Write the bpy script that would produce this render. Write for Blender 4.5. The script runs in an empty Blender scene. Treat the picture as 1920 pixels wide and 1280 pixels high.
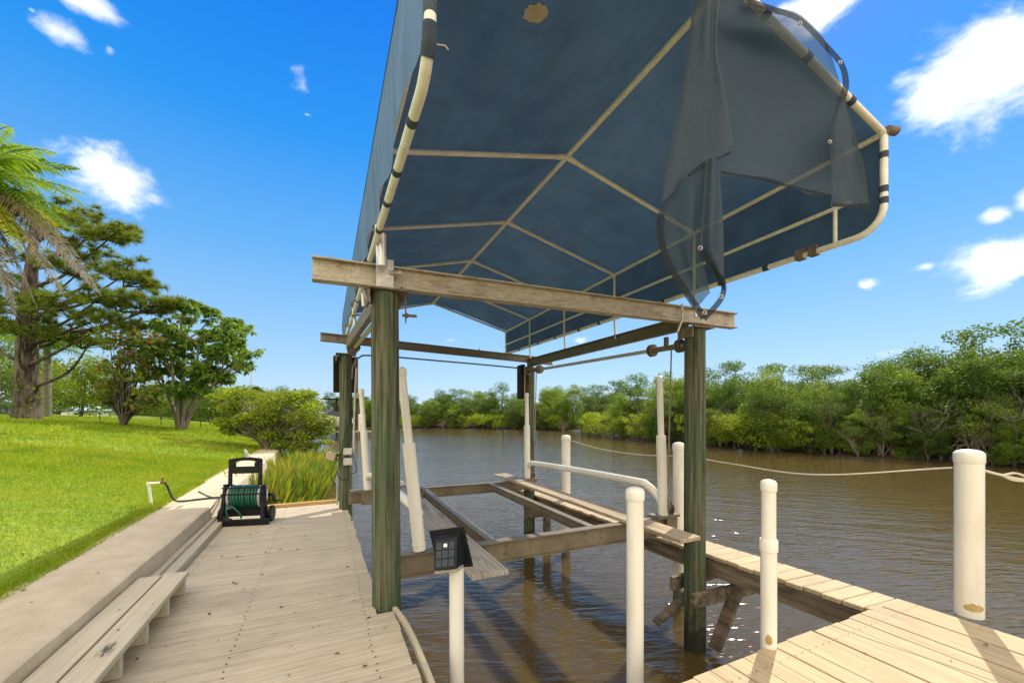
import bpy, math, random
import numpy as np
from mathutils import Vector, Matrix, noise as mnoise

random.seed(7); rng = np.random.default_rng(7)
SC = bpy.context.scene
COL = SC.collection
R = math.radians

# ------------------------------------------------------------------ camera
H = 2.57                 # eye above the water (water is z = 0)
D = 1.07                 # deck height
F = 763.0; CX = 960.0; HY = 775.0
YAW = R(24.95)
cam = bpy.data.cameras.new('camera'); camo = bpy.data.objects.new('camera', cam); COL.objects.link(camo)
camo.location = (0, 0, H); camo.rotation_euler = (R(90), 0, -YAW)
cam.sensor_width = 36; cam.lens = 36 * F / 1920; cam.shift_y = (HY - 640) / 1920
cam.clip_start = 0.05; cam.clip_end = 4000
SC.camera = camo
VX, VY = math.sin(YAW), math.cos(YAW)

def at(px, py, d):
    l = (px - CX) / F * d
    return Vector((VX*d + VY*l, VY*d - VX*l, H + (HY - py) / F * d))
def atz(px, py, z):
    return at(px, py, (H - z) * F / (py - HY))

# ------------------------------------------------------------------ light
SUN_AZ = R(63); SUN_EL = R(47)          # azimuth clockwise from +Y
SC.view_settings.view_transform = 'Standard'; SC.view_settings.look = 'None'
SC.view_settings.exposure = 0.9; SC.view_settings.gamma = 1
sl = bpy.data.lights.new('sun', 'SUN'); so = bpy.data.objects.new('sun', sl); COL.objects.link(so)
sl.energy = 2.7; sl.angle = R(0.5); sl.color = (1, 0.91, 0.76)
so.rotation_euler = (R(90) - SUN_EL, 0, -SUN_AZ + math.pi)
so.location = (20, 10, 25)

def N(nt, t, **kw):
    n = nt.nodes.new(t)
    for k, v in kw.items():
        if k.startswith('_'): n.inputs[k[1:]].default_value = v
        else: setattr(n, k, v)
    return n

world = bpy.data.worlds.new('World'); SC.world = world; world.use_nodes = True
wt = world.node_tree; wt.nodes.clear()
def build_world():
    nt = wt; L = nt.links.new
    sky = N(nt, 'ShaderNodeTexSky', sky_type='NISHITA', sun_disc=False)
    sky.sun_elevation = SUN_EL; sky.sun_rotation = SUN_AZ
    sky.air_density = 1.0; sky.dust_density = 0.3; sky.ozone_density = 2.2; sky.altitude = 0
    hs = N(nt, 'ShaderNodeHueSaturation', _Saturation=1.3, _Value=1.0)
    L(sky.outputs[0], hs.inputs['Color'])
    tc = N(nt, 'ShaderNodeTexCoord'); nv = N(nt, 'ShaderNodeVectorMath', operation='NORMALIZE')
    L(tc.outputs['Generated'], nv.inputs[0])
    sp = N(nt, 'ShaderNodeSeparateXYZ'); L(nv.outputs[0], sp.inputs[0])
    az = N(nt, 'ShaderNodeMath', operation='ARCTAN2'); L(sp.outputs[0], az.inputs[0]); L(sp.outputs[1], az.inputs[1])
    el = N(nt, 'ShaderNodeMath', operation='ARCSINE'); L(sp.outputs[2], el.inputs[0])
    cv = N(nt, 'ShaderNodeCombineXYZ'); L(az.outputs[0], cv.inputs[0]); L(el.outputs[0], cv.inputs[1])
    rp_ = N(nt, 'ShaderNodeMapRange'); L(el.outputs[0], rp_.inputs[0]); rp_.inputs[1].default_value = 0; rp_.inputs[2].default_value = R(60)
    ramp = N(nt, 'ShaderNodeValToRGB'); L(rp_.outputs[0], ramp.inputs[0]); K = 4.35
    stops = [(0, (.56, .75, .97)), (.15, (.36, .64, .97)), (.33, (.15, .48, .97)), (.53, (.02, .33, .96)), (.72, (.003, .22, .92)), (1, (.002, .17, .82))]
    for i, (p, c) in enumerate(stops):
        e_ = ramp.color_ramp.elements[i] if i < 2 else ramp.color_ramp.elements.new(p)
        e_.position = p; e_.color = (c[0]*K, c[1]*K, c[2]*K, 1)
    skm = N(nt, 'ShaderNodeMix', data_type='RGBA'); skm.inputs[0].default_value = .88; L(hs.outputs[0], skm.inputs[6]); L(ramp.outputs[0], skm.inputs[7])
    clouds = [(1850, 128, 210, 105, 1.25), (1760, 165, 120, 55, .95), (1910, 100, 150, 85, 1.25), (1690, 190, 60, 25, .6), (215, 342, 100, 60, 1.15), (290, 370, 60, 32, .85),
              (185, 325, 60, 42, 1), (1868, 490, 110, 50, 1.2), (1866, 405, 40, 20, .95), (1628, 532, 34, 15, .8), (1735, 500, 44, 14, .6),
              (1925, 370, 32, 26, .95), (1570, -2, 200, 55, 1.05), (1480, 20, 90, 34, .8), (112, 58, 95, 38, .7), (205, 92, 26, 30, .55), (70, 40, 40, 24, .5),
              (568, 158, 36, 55, .42), (575, 215, 30, 12, .3), (150, -4, 90, 34, .85), (1890, 22, 50, 36, .6), (1085, 638, 40, 14, .45), (845, 637, 24, 10, .35),
              (1670, 660, 60, 16, .4), (480, 630, 26, 12, .3), (60, 20, 24, 14, .5)]
    prev = None
    for (px, py, wx, wy, a) in clouds:
        v = at(px, py, 1) - Vector((0, 0, H)); v2 = at(px + wx, py, 1) - Vector((0, 0, H)); v3 = at(px, py - wy, 1) - Vector((0, 0, H))
        ae = lambda q: (math.atan2(q.x, q.y), math.asin(q.z / q.length))
        a0, e0 = ae(v); a1, _ = ae(v2); _, e1 = ae(v3)
        sb = N(nt, 'ShaderNodeVectorMath', operation='SUBTRACT'); L(cv.outputs[0], sb.inputs[0]); sb.inputs[1].default_value = (a0, e0, 0)
        ml = N(nt, 'ShaderNodeVectorMath', operation='MULTIPLY'); L(sb.outputs[0], ml.inputs[0]); ml.inputs[1].default_value = (1/abs(a1-a0), 1/abs(e1-e0), 0)
        ln = N(nt, 'ShaderNodeVectorMath', operation='LENGTH'); L(ml.outputs[0], ln.inputs[0])
        m = N(nt, 'ShaderNodeMath', operation='MULTIPLY_ADD'); L(ln.outputs['Value'], m.inputs[0]); m.inputs[1].default_value = -1; m.inputs[2].default_value = a
        if prev is None: prev = m
        else:
            mx = N(nt, 'ShaderNodeMath', operation='SMOOTH_MAX'); L(prev.outputs[0], mx.inputs[0]); L(m.outputs[0], mx.inputs[1]); mx.inputs[2].default_value = .15; prev = mx
    no = N(nt, 'ShaderNodeTexNoise', _Scale=13.0, _Detail=9.0, _Roughness=.6, _Distortion=.3); 
    mp = N(nt, 'ShaderNodeMapping'); mp.inputs['Scale'].default_value = (1, 1, 1.6)
    L(nv.outputs[0], mp.inputs[0]); L(mp.outputs[0], no.inputs['Vector'])
    ad = N(nt, 'ShaderNodeMath', operation='MULTIPLY_ADD'); L(no.outputs[0], ad.inputs[0]); ad.inputs[1].default_value = 2.5; ad.inputs[2].default_value = -1.2
    sm = N(nt, 'ShaderNodeMath', operation='ADD'); L(ad.outputs[0], sm.inputs[0]); L(prev.outputs[0], sm.inputs[1])
    mr = N(nt, 'ShaderNodeMapRange', interpolation_type='SMOOTHSTEP'); L(sm.outputs[0], mr.inputs[0])
    mr.inputs[1].default_value = -.02; mr.inputs[2].default_value = .95; mr.inputs[4].default_value = .97
    n2 = N(nt, 'ShaderNodeTexNoise', _Scale=9.0, _Detail=4.0); L(nv.outputs[0], n2.inputs['Vector'])
    cr = N(nt, 'ShaderNodeValToRGB'); L(n2.outputs[0], cr.inputs[0])
    cr.color_ramp.elements[0].position = .35; cr.color_ramp.elements[0].color = (4.3, 4.7, 5.6, 1)
    cr.color_ramp.elements[1].position = .6; cr.color_ramp.elements[1].color = (6.4, 6.5, 6.6, 1)
    mix = N(nt, 'ShaderNodeMix', data_type='RGBA'); L(mr.outputs[0], mix.inputs[0]); L(skm.outputs[2], mix.inputs[6]); L(cr.outputs[0], mix.inputs[7])
    # unseen bright cloud cover added behind the viewer and overhead to fill the shade
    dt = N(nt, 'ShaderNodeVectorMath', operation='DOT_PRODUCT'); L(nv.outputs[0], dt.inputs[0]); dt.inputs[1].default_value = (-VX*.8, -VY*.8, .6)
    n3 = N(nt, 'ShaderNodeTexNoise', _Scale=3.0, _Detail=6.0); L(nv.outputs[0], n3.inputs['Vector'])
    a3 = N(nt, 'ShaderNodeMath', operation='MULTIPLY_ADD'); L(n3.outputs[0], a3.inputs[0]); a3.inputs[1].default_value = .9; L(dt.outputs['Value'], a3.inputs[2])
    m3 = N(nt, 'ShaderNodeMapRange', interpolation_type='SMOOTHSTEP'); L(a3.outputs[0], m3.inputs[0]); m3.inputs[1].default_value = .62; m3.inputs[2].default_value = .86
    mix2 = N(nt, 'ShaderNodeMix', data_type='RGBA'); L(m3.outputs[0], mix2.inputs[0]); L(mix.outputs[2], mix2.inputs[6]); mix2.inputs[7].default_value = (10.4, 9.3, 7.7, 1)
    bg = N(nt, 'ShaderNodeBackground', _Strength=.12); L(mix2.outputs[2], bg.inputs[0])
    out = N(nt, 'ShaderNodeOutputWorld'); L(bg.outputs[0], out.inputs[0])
build_world()

# ------------------------------------------------------------------ materials
def M(name, c1, c2, scale=(4, 4, 4), lo=.35, hi=.65, rough=.7, bump=0.0, bdist=.01, detail=6, island=0.0, spots=(), metallic=0.0,
      transl=0.0, tcol=None, coord='Object', spec=.5, alpha=None, island_cols=None, objrand=0.0, fine=None, smudge=None):
    m = bpy.data.materials.new(name); m.use_nodes = True; nt = m.node_tree; nt.nodes.clear(); L = nt.links.new
    tc = N(nt, 'ShaderNodeTexCoord'); ge = N(nt, 'ShaderNodeNewGeometry')
    src = tc.outputs['Object'] if coord == 'Object' else ge.outputs['Position']
    mp = N(nt, 'ShaderNodeMapping'); mp.inputs['Scale'].default_value = scale; 
    if island:
        ofs = N(nt, 'ShaderNodeVectorMath', operation='SCALE'); ofs.inputs[0].default_value = (37, 53, 71); L(ge.outputs['Random Per Island'], ofs.inputs['Scale'])
        ad = N(nt, 'ShaderNodeVectorMath', operation='ADD'); L(src, ad.inputs[0]); L(ofs.outputs[0], ad.inputs[1]); L(ad.outputs[0], mp.inputs[0])
    else: L(src, mp.inputs[0])
    no = N(nt, 'ShaderNodeTexNoise', _Scale=1.0, _Detail=float(detail), _Roughness=.6); L(mp.outputs[0], no.inputs['Vector'])
    cr = N(nt, 'ShaderNodeValToRGB'); L(no.outputs[0], cr.inputs[0]); e = cr.color_ramp.elements
    e[0].position = lo; e[0].color = (*c1, 1); e[1].position = hi; e[1].color = (*c2, 1)
    col = cr.outputs[0]
    if island_cols:
        ir = N(nt, 'ShaderNodeValToRGB'); L(ge.outputs['Random Per Island'], ir.inputs[0])
        for i, (p, c) in enumerate(island_cols):
            el_ = ir.color_ramp.elements[i] if i < 2 else ir.color_ramp.elements.new(p)
            el_.position = p; el_.color = (*c, 1)
        mi = N(nt, 'ShaderNodeMix', data_type='RGBA', blend_type='MIX'); mi.inputs[0].default_value = .65
        L(col, mi.inputs[6]); L(ir.outputs[0], mi.inputs[7]); col = mi.outputs[2]
    for (sc_, ss, a, b, amt) in spots:
        mp2 = N(nt, 'ShaderNodeMapping'); mp2.inputs['Scale'].default_value = ss; mp2.inputs['Location'].default_value = (3.1*len(nt.nodes), 1.7, .4); L(src, mp2.inputs[0])
        n2 = N(nt, 'ShaderNodeTexNoise', _Scale=1.0, _Detail=5.0, _Roughness=.65); L(mp2.outputs[0], n2.inputs['Vector'])
        r2 = N(nt, 'ShaderNodeMapRange'); L(n2.outputs[0], r2.inputs[0]); r2.inputs[1].default_value = a; r2.inputs[2].default_value = b; r2.inputs[4].default_value = amt
        mi = N(nt, 'ShaderNodeMix', data_type='RGBA'); L(r2.outputs[0], mi.inputs[0]); L(col, mi.inputs[6]); mi.inputs[7].default_value = (*sc_, 1); col = mi.outputs[2]
    if smudge:
        (cx_, cy_, cz_), (rx_, ry_, rz_), sc_ = smudge
        mp4 = N(nt, 'ShaderNodeMapping', vector_type='TEXTURE'); mp4.inputs['Location'].default_value = (cx_, cy_, cz_); mp4.inputs['Scale'].default_value = (rx_, ry_, rz_); L(src, mp4.inputs[0])
        ln4 = N(nt, 'ShaderNodeVectorMath', operation='LENGTH'); L(mp4.outputs[0], ln4.inputs[0])
        n4 = N(nt, 'ShaderNodeTexNoise', _Scale=1.0, _Detail=6.0, _Roughness=.7); mp5 = N(nt, 'ShaderNodeMapping'); mp5.inputs['Scale'].default_value = (70, 14, 10); L(src, mp5.inputs[0]); L(mp5.outputs[0], n4.inputs['Vector'])
        a4 = N(nt, 'ShaderNodeMath', operation='MULTIPLY_ADD'); L(n4.outputs[0], a4.inputs[0]); a4.inputs[1].default_value = 2.4; a4.inputs[2].default_value = -.55
        s4 = N(nt, 'ShaderNodeMath', operation='SUBTRACT'); L(a4.outputs[0], s4.inputs[0]); L(ln4.outputs['Value'], s4.inputs[1])
        r4 = N(nt, 'ShaderNodeMapRange'); L(s4.outputs[0], r4.inputs[0]); r4.inputs[1].default_value = 0; r4.inputs[2].default_value = .5; r4.inputs[4].default_value = .9
        mi = N(nt, 'ShaderNodeMix', data_type='RGBA'); L(r4.outputs[0], mi.inputs[0]); L(col, mi.inputs[6]); mi.inputs[7].default_value = (*sc_, 1); col = mi.outputs[2]
    if island or objrand:
        hs = N(nt, 'ShaderNodeHueSaturation'); mr = N(nt, 'ShaderNodeMapRange'); amt = island or objrand
        if island: L(ge.outputs['Random Per Island'], mr.inputs[0])
        else:
            oi = N(nt, 'ShaderNodeObjectInfo'); L(oi.outputs['Random'], mr.inputs[0])
        mr.inputs[3].default_value = 1 - amt; mr.inputs[4].default_value = 1 + amt
        L(mr.outputs[0], hs.inputs['Value']); L(col, hs.inputs['Color']); col = hs.outputs[0]
    pb = N(nt, 'ShaderNodeBsdfPrincipled', _Roughness=rough, _Metallic=metallic); pb.inputs['Specular IOR Level'].default_value = spec
    L(col, pb.inputs['Base Color'])
    if bump:
        bm_ = N(nt, 'ShaderNodeBump', _Strength=bump, _Distance=bdist)
        if fine:
            mp3 = N(nt, 'ShaderNodeMapping'); mp3.inputs['Scale'].default_value = fine; L(src, mp3.inputs[0])
            n3 = N(nt, 'ShaderNodeTexNoise', _Scale=1.0, _Detail=4.0); L(mp3.outputs[0], n3.inputs['Vector']); L(n3.outputs[0], bm_.inputs['Height'])
        else: L(no.outputs[0], bm_.inputs['Height'])
        L(bm_.outputs[0], pb.inputs['Normal'])
    sh = pb.outputs[0]
    if transl:
        tr = N(nt, 'ShaderNodeBsdfTranslucent')
        if tcol:
            mm = N(nt, 'ShaderNodeMix', data_type='RGBA', blend_type='MULTIPLY'); mm.inputs[0].default_value = 1; L(col, mm.inputs[6]); mm.inputs[7].default_value = (*tcol, 1); L(mm.outputs[2], tr.inputs[0])
        else: L(col, tr.inputs[0])
        ms = N(nt, 'ShaderNodeMixShader'); ms.inputs[0].default_value = transl; L(sh, ms.inputs[1]); L(tr.outputs[0], ms.inputs[2]); sh = ms.outputs[0]
    if alpha is not None:
        tp = N(nt, 'ShaderNodeBsdfTransparent'); ms = N(nt, 'ShaderNodeMixShader'); ms.inputs[0].default_value = alpha
        L(tp.outputs[0], ms.inputs[1]); L(sh, ms.inputs[2]); sh = ms.outputs[0]
    out = N(nt, 'ShaderNodeOutputMaterial'); L(sh, out.inputs[0])
    return m

dk = (.045, .035, .025)
MAT = {}
MAT['deck_x'] = M('painted_planks', (.385, .33, .235), (.52, .455, .335), (2.2, 48, 8), rough=.75, bump=.5, bdist=.006, island=.07, fine=(2.5, 60, 30),
                  spots=[((.17, .14, .10), (2.0, 60, 9), .64, .72, .75), ((.26, .225, .17), (1.3, 1.9, 2), .5, .75, .6), (dk, (10, 26, 20), .69, .73, .85), ((.22, .19, .14), (3, 90, 9), .55, .68, .6)])
MAT['deck_y'] = M('painted_planks_outer', (.35, .27, .155), (.48, .375, .225), (48, 2.2, 8), rough=.75, bump=.5, bdist=.006, island=.07, fine=(60, 2.5, 30),
                  spots=[((.17, .14, .10), (60, 2, 9), .64, .72, .75), ((.27, .21, .135), (1.9, 1.3, 2), .5, .75, .5), (dk, (26, 10, 20), .69, .73, .85), ((.22, .17, .11), (90, 3, 9), .55, .68, .6)])
MAT['deck_c'] = M('catwalk_planks', (.36, .28, .165), (.48, .38, .235), (3, 44, 8), rough=.75, bump=.3, bdist=.006, island=.08, spots=[(dk, (16, 20, 20), .70, .75, .8), ((.33, .27, .19), (2, 2, 2), .5, .75, .5)])
MAT['bench'] = M('painted_bench_wood', (.40, .35, .255), (.50, .44, .325), (50, 2, 10), rough=.7, bump=.3, bdist=.004, island=.05,
                 spots=[((.05, .045, .04), (3.1, 2.3, 3), .70, .76, .8), ((.32, .28, .21), (3, 1.5, 2), .52, .75, .5)])
MAT['bench_scuffed'] = M('scuffed_bench_wood', (.40, .35, .255), (.50, .44, .325), (50, 2, 10), rough=.7, bump=.3, bdist=.004, island=.05,
                 spots=[((.05, .045, .04), (3.1, 2.3, 3), .70, .76, .8), ((.32, .28, .21), (3, 1.5, 2), .52, .75, .5)], smudge=((.085, .02, .18), (.055, .15, .3), (.03, .028, .026)))
MAT['bunk'] = M('weathered_wood', (.22, .195, .155), (.42, .39, .33), (34, 1.1, 14), lo=.33, hi=.7, rough=.85, bump=.3, bdist=.003, spots=[((.20, .18, .15), (120, 3, 20), .5, .62, .6), ((.14, .105, .07), (7, 1.3, 4), .53, .60, .75)])
MAT['bunk_sunlit'] = M('sunlit_bunk_wood', (.30, .235, .155), (.50, .41, .29), (34, 1.1, 14), lo=.33, hi=.7, rough=.85, bump=.3, bdist=.003, spots=[((.22, .16, .10), (120, 3, 20), .5, .62, .6), ((.2, .13, .08), (7, 1.3, 4), .55, .64, .7)])  # warmer, paler copy of the bunk wood; sunlight is put into its colour
MAT['yellow_wood'] = M('new_wood', (.42, .26, .10), (.52, .34, .15), (2, 18, 18), rough=.8, bump=.2)
MAT['dark_timber'] = M('dark_timber', (.075, .058, .04), (.24, .19, .13), (14, 2, 14), rough=.9, bump=.6, spots=[((.03, .028, .02), (4, 2, 4), .55, .7, .8)])
MAT['concrete'] = M('seawall_concrete', (.45, .375, .265), (.555, .47, .345), (5, 5, 5), rough=.9, bump=.4, bdist=.008, fine=(60, 60, 60), detail=9,
                    spots=[((.30, .255, .19), (1.2, .8, 6), .52, .7, .5), ((.20, .165, .115), (30, 30, 30), .66, .74, .6), ((.28, .24, .18), (150, 150, 150), .56, .66, .5)])
def piling_mat():
    m = M('treated_piling', (.030, .034, .020), (.15, .145, .085), (42, 42, 1.3), lo=.38, hi=.62, rough=.9, bump=.9, bdist=.012, fine=(55, 55, 1.3),
          spots=[((.018, .017, .012), (24, 24, .9), .54, .62, .9), ((.24, .19, .12), (20, 20, 1.6), .62, .72, .6), ((.045, .10, .042), (4, 4, .9), .42, .62, .6)])
    return m
MAT['piling'] = piling_mat()
def wet_foot(m):   # algae-blackened band that ends raggedly a little above the water
    nt = m.node_tree; L = nt.links.new; pb = [n for n in nt.nodes if n.type == 'BSDF_PRINCIPLED'][0]; lk = pb.inputs['Base Color'].links[0]; col = lk.from_socket
    ge = N(nt, 'ShaderNodeNewGeometry'); sp = N(nt, 'ShaderNodeSeparateXYZ'); L(ge.outputs['Position'], sp.inputs[0])
    no = N(nt, 'ShaderNodeTexNoise', _Scale=14.0, _Detail=4.0); L(ge.outputs['Position'], no.inputs['Vector'])
    a = N(nt, 'ShaderNodeMath', operation='MULTIPLY_ADD'); L(no.outputs[0], a.inputs[0]); a.inputs[1].default_value = -.5; L(sp.outputs[2], a.inputs[2])
    r = N(nt, 'ShaderNodeMapRange'); L(a.outputs[0], r.inputs[0]); r.inputs[1].default_value = .16; r.inputs[2].default_value = -.02; r.inputs[4].default_value = .85
    mi = N(nt, 'ShaderNodeMix', data_type='RGBA'); L(r.outputs[0], mi.inputs[0]); L(col, mi.inputs[6]); mi.inputs[7].default_value = (.012, .012, .008, 1); L(mi.outputs[2], pb.inputs['Base Color'])
wet_foot(MAT['piling'])
MAT['steel'] = M('weathered_steel', (.37, .31, .22), (.50, .45, .36), (9, 30, 30), rough=.55, metallic=.15, bump=.2, bdist=.003, fine=(80, 80, 80),
                 spots=[((.20, .12, .055), (5, 9, 9), .54, .68, .7), ((.12, .085, .05), (110, 110, 110), .53, .64, .75), ((.16, .09, .04), (2.2, 14, 40), .56, .70, .6)])
MAT['steel_dark'] = M('painted_channel', (.15, .12, .078), (.225, .185, .125), (5, 5, 5), rough=.5, metallic=.2, bump=.1, spots=[((.12, .07, .035), (9, 9, 9), .58, .72, .7), ((.12, .095, .06), (70, 70, 70), .56, .66, .6)])
MAT['galv'] = M('galvanised_pipe', (.40, .38, .34), (.56, .53, .48), (20, 20, 20), rough=.42, metallic=.35, bump=.1, bdist=.002, spots=[((.30, .20, .10), (30, 30, 30), .60, .68, .7)])
MAT['tube'] = M('aged_aluminium_tube', (.72, .68, .59), (.84, .81, .73), (14, 14, 14), rough=.45, metallic=.05, spots=[((.26, .18, .09), (40, 40, 40), .60, .70, .75), ((.48, .41, .26), (6, 6, 6), .55, .75, .4)])
MAT['tube_clean'] = M('bright_aluminium_tube', (.55, .54, .52), (.68, .67, .65), (8, 8, 8), rough=.35, metallic=.4, spots=[((.36, .30, .22), (30, 30, 30), .64, .72, .6)])
MAT['pvc'] = M('white_pvc', (.68, .65, .575), (.77, .745, .67), (5, 5, 2), rough=.38, bump=.05, spots=[((.40, .32, .19), (16, 16, 5), .68, .78, .6), ((.52, .50, .38), (7, 7, 1.1), .52, .75, .45), ((.25, .22, .16), (60, 60, 22), .70, .76, .5)])
wet_foot(MAT['pvc'])
MAT['pvc_cap'] = M('white_pvc_cap', (.74, .71, .64), (.80, .77, .70), (6, 6, 6), rough=.35)
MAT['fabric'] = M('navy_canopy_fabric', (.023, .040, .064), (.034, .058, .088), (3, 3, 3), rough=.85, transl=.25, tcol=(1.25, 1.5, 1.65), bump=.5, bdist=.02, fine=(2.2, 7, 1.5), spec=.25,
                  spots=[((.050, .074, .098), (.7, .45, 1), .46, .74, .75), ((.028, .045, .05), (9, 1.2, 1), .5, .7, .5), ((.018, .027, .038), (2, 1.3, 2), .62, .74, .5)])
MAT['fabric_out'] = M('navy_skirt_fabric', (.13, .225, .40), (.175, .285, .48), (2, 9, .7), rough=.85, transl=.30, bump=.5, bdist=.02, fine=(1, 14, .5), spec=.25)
MAT['strap'] = M('navy_strap', (.03, .045, .07), (.05, .07, .10), (20, 20, 20), rough=.8)
MAT['mesh'] = M('open_mesh_fabric', (.030, .050, .072), (.050, .080, .108), (140, 140, 140), rough=.6, transl=.3, alpha=.86, spec=.4, bump=.3, bdist=.002)
MAT['mesh_thin'] = M('open_mesh_single_layer', (.034, .060, .088), (.058, .094, .125), (140, 140, 140), rough=.6, transl=.35, alpha=.70, spec=.4)
MAT['hem'] = M('webbing_hem', (.010, .013, .018), (.024, .03, .037), (160, 160, 160), rough=.8, spec=.15, alpha=.84)
MAT['grommet'] = M('grommet_metal', (.42, .42, .42), (.5, .5, .5), rough=.4, metallic=.8)
MAT['black'] = M('black_plastic', (.004, .005, .007), (.009, .010, .013), (8, 8, 8), rough=.5, spec=.25)
MAT['grey_plastic'] = M('grey_plastic', (.34, .33, .34), (.42, .41, .42), (8, 8, 8), rough=.5)
MAT['green_hose'] = M('green_hose', (.006, .075, .05), (.010, .11, .07), (8, 8, 8), rough=.4)
MAT['black_hose'] = M('black_hose', (.018, .018, .018), (.03, .03, .028), (8, 8, 8), rough=.4)
MAT['brass'] = M('old_brass', (.14, .07, .03), (.22, .12, .06), (30, 30, 30), rough=.5, metallic=.5)
MAT['rust'] = M('rusty_iron', (.11, .085, .06), (.24, .19, .14), (20, 20, 20), rough=.8, metallic=.2, bump=.3)
MAT['cable'] = M('steel_cable', (.16, .10, .055), (.30, .26, .21), (60, 60, 12), rough=.55, metallic=.3)
MAT['rope'] = M('pale_rope', (.50, .44, .34), (.62, .57, .47), (90, 90, 90), rough=.9, bump=.4)
MAT['box_grey'] = M('grey_box', (.40, .39, .35), (.48, .47, .43), (9, 9, 9), rough=.5)
MAT['cover'] = M('dark_cover_board', (.012, .008, .006), (.03, .018, .012), (6, 6, 3), rough=.8, spec=.2)
MAT['cover_edge'] = M('pale_ply_edge', (.30, .24, .16), (.4, .33, .22), (6, 6, 3), rough=.8)
MAT['patch'] = M('torn_patch', (.75, .62, .42), (.85, .76, .58), (18, 18, 18), rough=.9, transl=.6)
MAT['glass'] = M('lamp_glass', (.012, .022, .034), (.02, .034, .05), (10, 10, 10), rough=.3, spec=.35)
MAT['led'] = M('lamp_bulb', (.75, .75, .72), (.85, .85, .82), rough=.3)
MAT['white_paint'] = M('white_gelcoat', (.72, .71, .68), (.8, .79, .76), (3, 3, 3), rough=.3)
MAT['teal_roof'] = M('teal_metal_roof', (.22, .42, .42), (.28, .50, .50), (2, 2, 2), rough=.6)
MAT['bark'] = M('pine_bark', (.028, .020, .016), (.14, .105, .085), (7, 7, 1.6), rough=.95, bump=1.0, bdist=.06, fine=(7, 7, 1.8), lo=.4, hi=.6)
MAT['bark_pale'] = M('pale_bark', (.15, .12, .09), (.29, .245, .19), (6, 6, 2), rough=.95, bump=.6, bdist=.03)
MAT['bark_dark'] = M('dark_bark', (.05, .04, .03), (.12, .10, .08), (6, 6, 2), rough=.95)
MAT['palm_bark'] = M('palm_bark', (.12, .115, .075), (.22, .205, .14), (3, 3, 14), rough=.9, bump=.5, bdist=.02)
def leafmat(name, cols, rough=.5, transl=.5, tcol=(1.9, 1.6, .45), **kw):
    return M(name, cols[0], cols[-1], (1.3, 1.3, 1.3), rough=rough, transl=transl, tcol=tcol, spec=.3, **kw,
             island_cols=[(i/(len(cols)-1) if i < 2 or True else 1, c) for i, c in _ordr(cols)])
def _ordr(cols):
    n = len(cols); idx = [0, n-1] + list(range(1, n-1))
    return [(i, cols[i]) for i in idx]
MAT['leaf_mangrove'] = leafmat('mangrove_leaves', [(0.05613, 0.1092, 0.02161), (0.1029, 0.1994, 0.02882), (0.1591, 0.2623, 0.03242), (0.2245, 0.3148, 0.03962)], transl=.5)
MAT['leaf_dark'] = leafmat('dark_mangrove_leaves', [(0.04451, 0.08981, 0.01987), (0.07419, 0.1429, 0.02484), (0.1113, 0.1938, 0.02981)], transl=.5)
MAT['leaf_bright'] = leafmat('bright_mangrove_leaves', [(0.1396, 0.2252, 0.02415), (0.227, 0.3277, 0.03105), (0.3317, 0.4096, 0.03795)])
MAT['leaf_olive'] = leafmat('olive_brown_leaves', [(0.1076, 0.0897, 0.03588), (0.1615, 0.1525, 0.05382), (0.1435, 0.1794, 0.04485)])
MAT['needle'] = leafmat('pine_needles', [(0.07038, 0.1242, 0.02318), (0.1319, 0.1987, 0.02981), (0.2111, 0.2567, 0.03643)], transl=.4)
MAT['leaf_umbrella'] = leafmat('umbrella_tree_leaves', [(0.06017, 0.1268, 0.0302), (0.1053, 0.2114, 0.04027), (0.2106, 0.3169, 0.05034)], rough=.35, transl=.5)
MAT['leaf_red'] = leafmat('red_tinged_leaves', [(0.05434, 0.1521, 0.02898), (0.09056, 0.2174, 0.03478), (0.1811, 0.2826, 0.03864), (0.2174, 0.09781, 0.05796)], rough=.4)
MAT['leaf_red2'] = leafmat('dull_red_leaves', [(0.1242, 0.0414, 0.03036), (0.1794, 0.069, 0.0483), (0.069, 0.0552, 0.0276)])
MAT['leaf_bush'] = leafmat('shore_bush_leaves', [(0.09315, 0.1584, 0.02236), (0.1677, 0.2515, 0.02981), (0.2795, 0.354, 0.04099)])
MAT['palm_leaf'] = leafmat('palm_leaves', [(0.06955, 0.1652, 0.02705), (0.1391, 0.257, 0.03091), (0.2318, 0.3487, 0.03864)], rough=.35)
MAT['palm_yellow'] = leafmat('yellowing_palm_leaves', [(0.2243, 0.2587, 0.0207), (0.3795, 0.3795, 0.02587), (0.2933, 0.3105, 0.02415)], rough=.35)
MAT['palm_dead'] = leafmat('dead_palm_leaves', [(0.16, 0.125, 0.085), (0.24, 0.2, 0.15), (0.11, 0.085, 0.06)], transl=.2, tcol=(1, 1, 1))
MAT['twig'] = M('bare_twigs', (.14, .115, .09), (.26, .225, .18), (6, 6, 6), rough=.95)
MAT['reed'] = leafmat('reed_blades', [(0.08693, 0.1731, 0.02318), (0.149, 0.2595, 0.02981), (0.2484, 0.3146, 0.04968), (0.298, 0.2674, 0.06624)])
MAT['grass'] = leafmat('grass_blades', [(.125, .24, .006), (.20, .34, .008), (.29, .42, .012), (.42, .40, .04)], transl=.5, tcol=(1.3, 1.25, .5), coord='pos', spots=[((.40, .38, .05), (.55, .55, .55), .50, .72, .6), ((.10, .21, .012), (1.1, 1.1, 1.1), .54, .70, .6), ((.30, .22, .08), (4, 4, 4), .68, .76, .6)])
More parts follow.
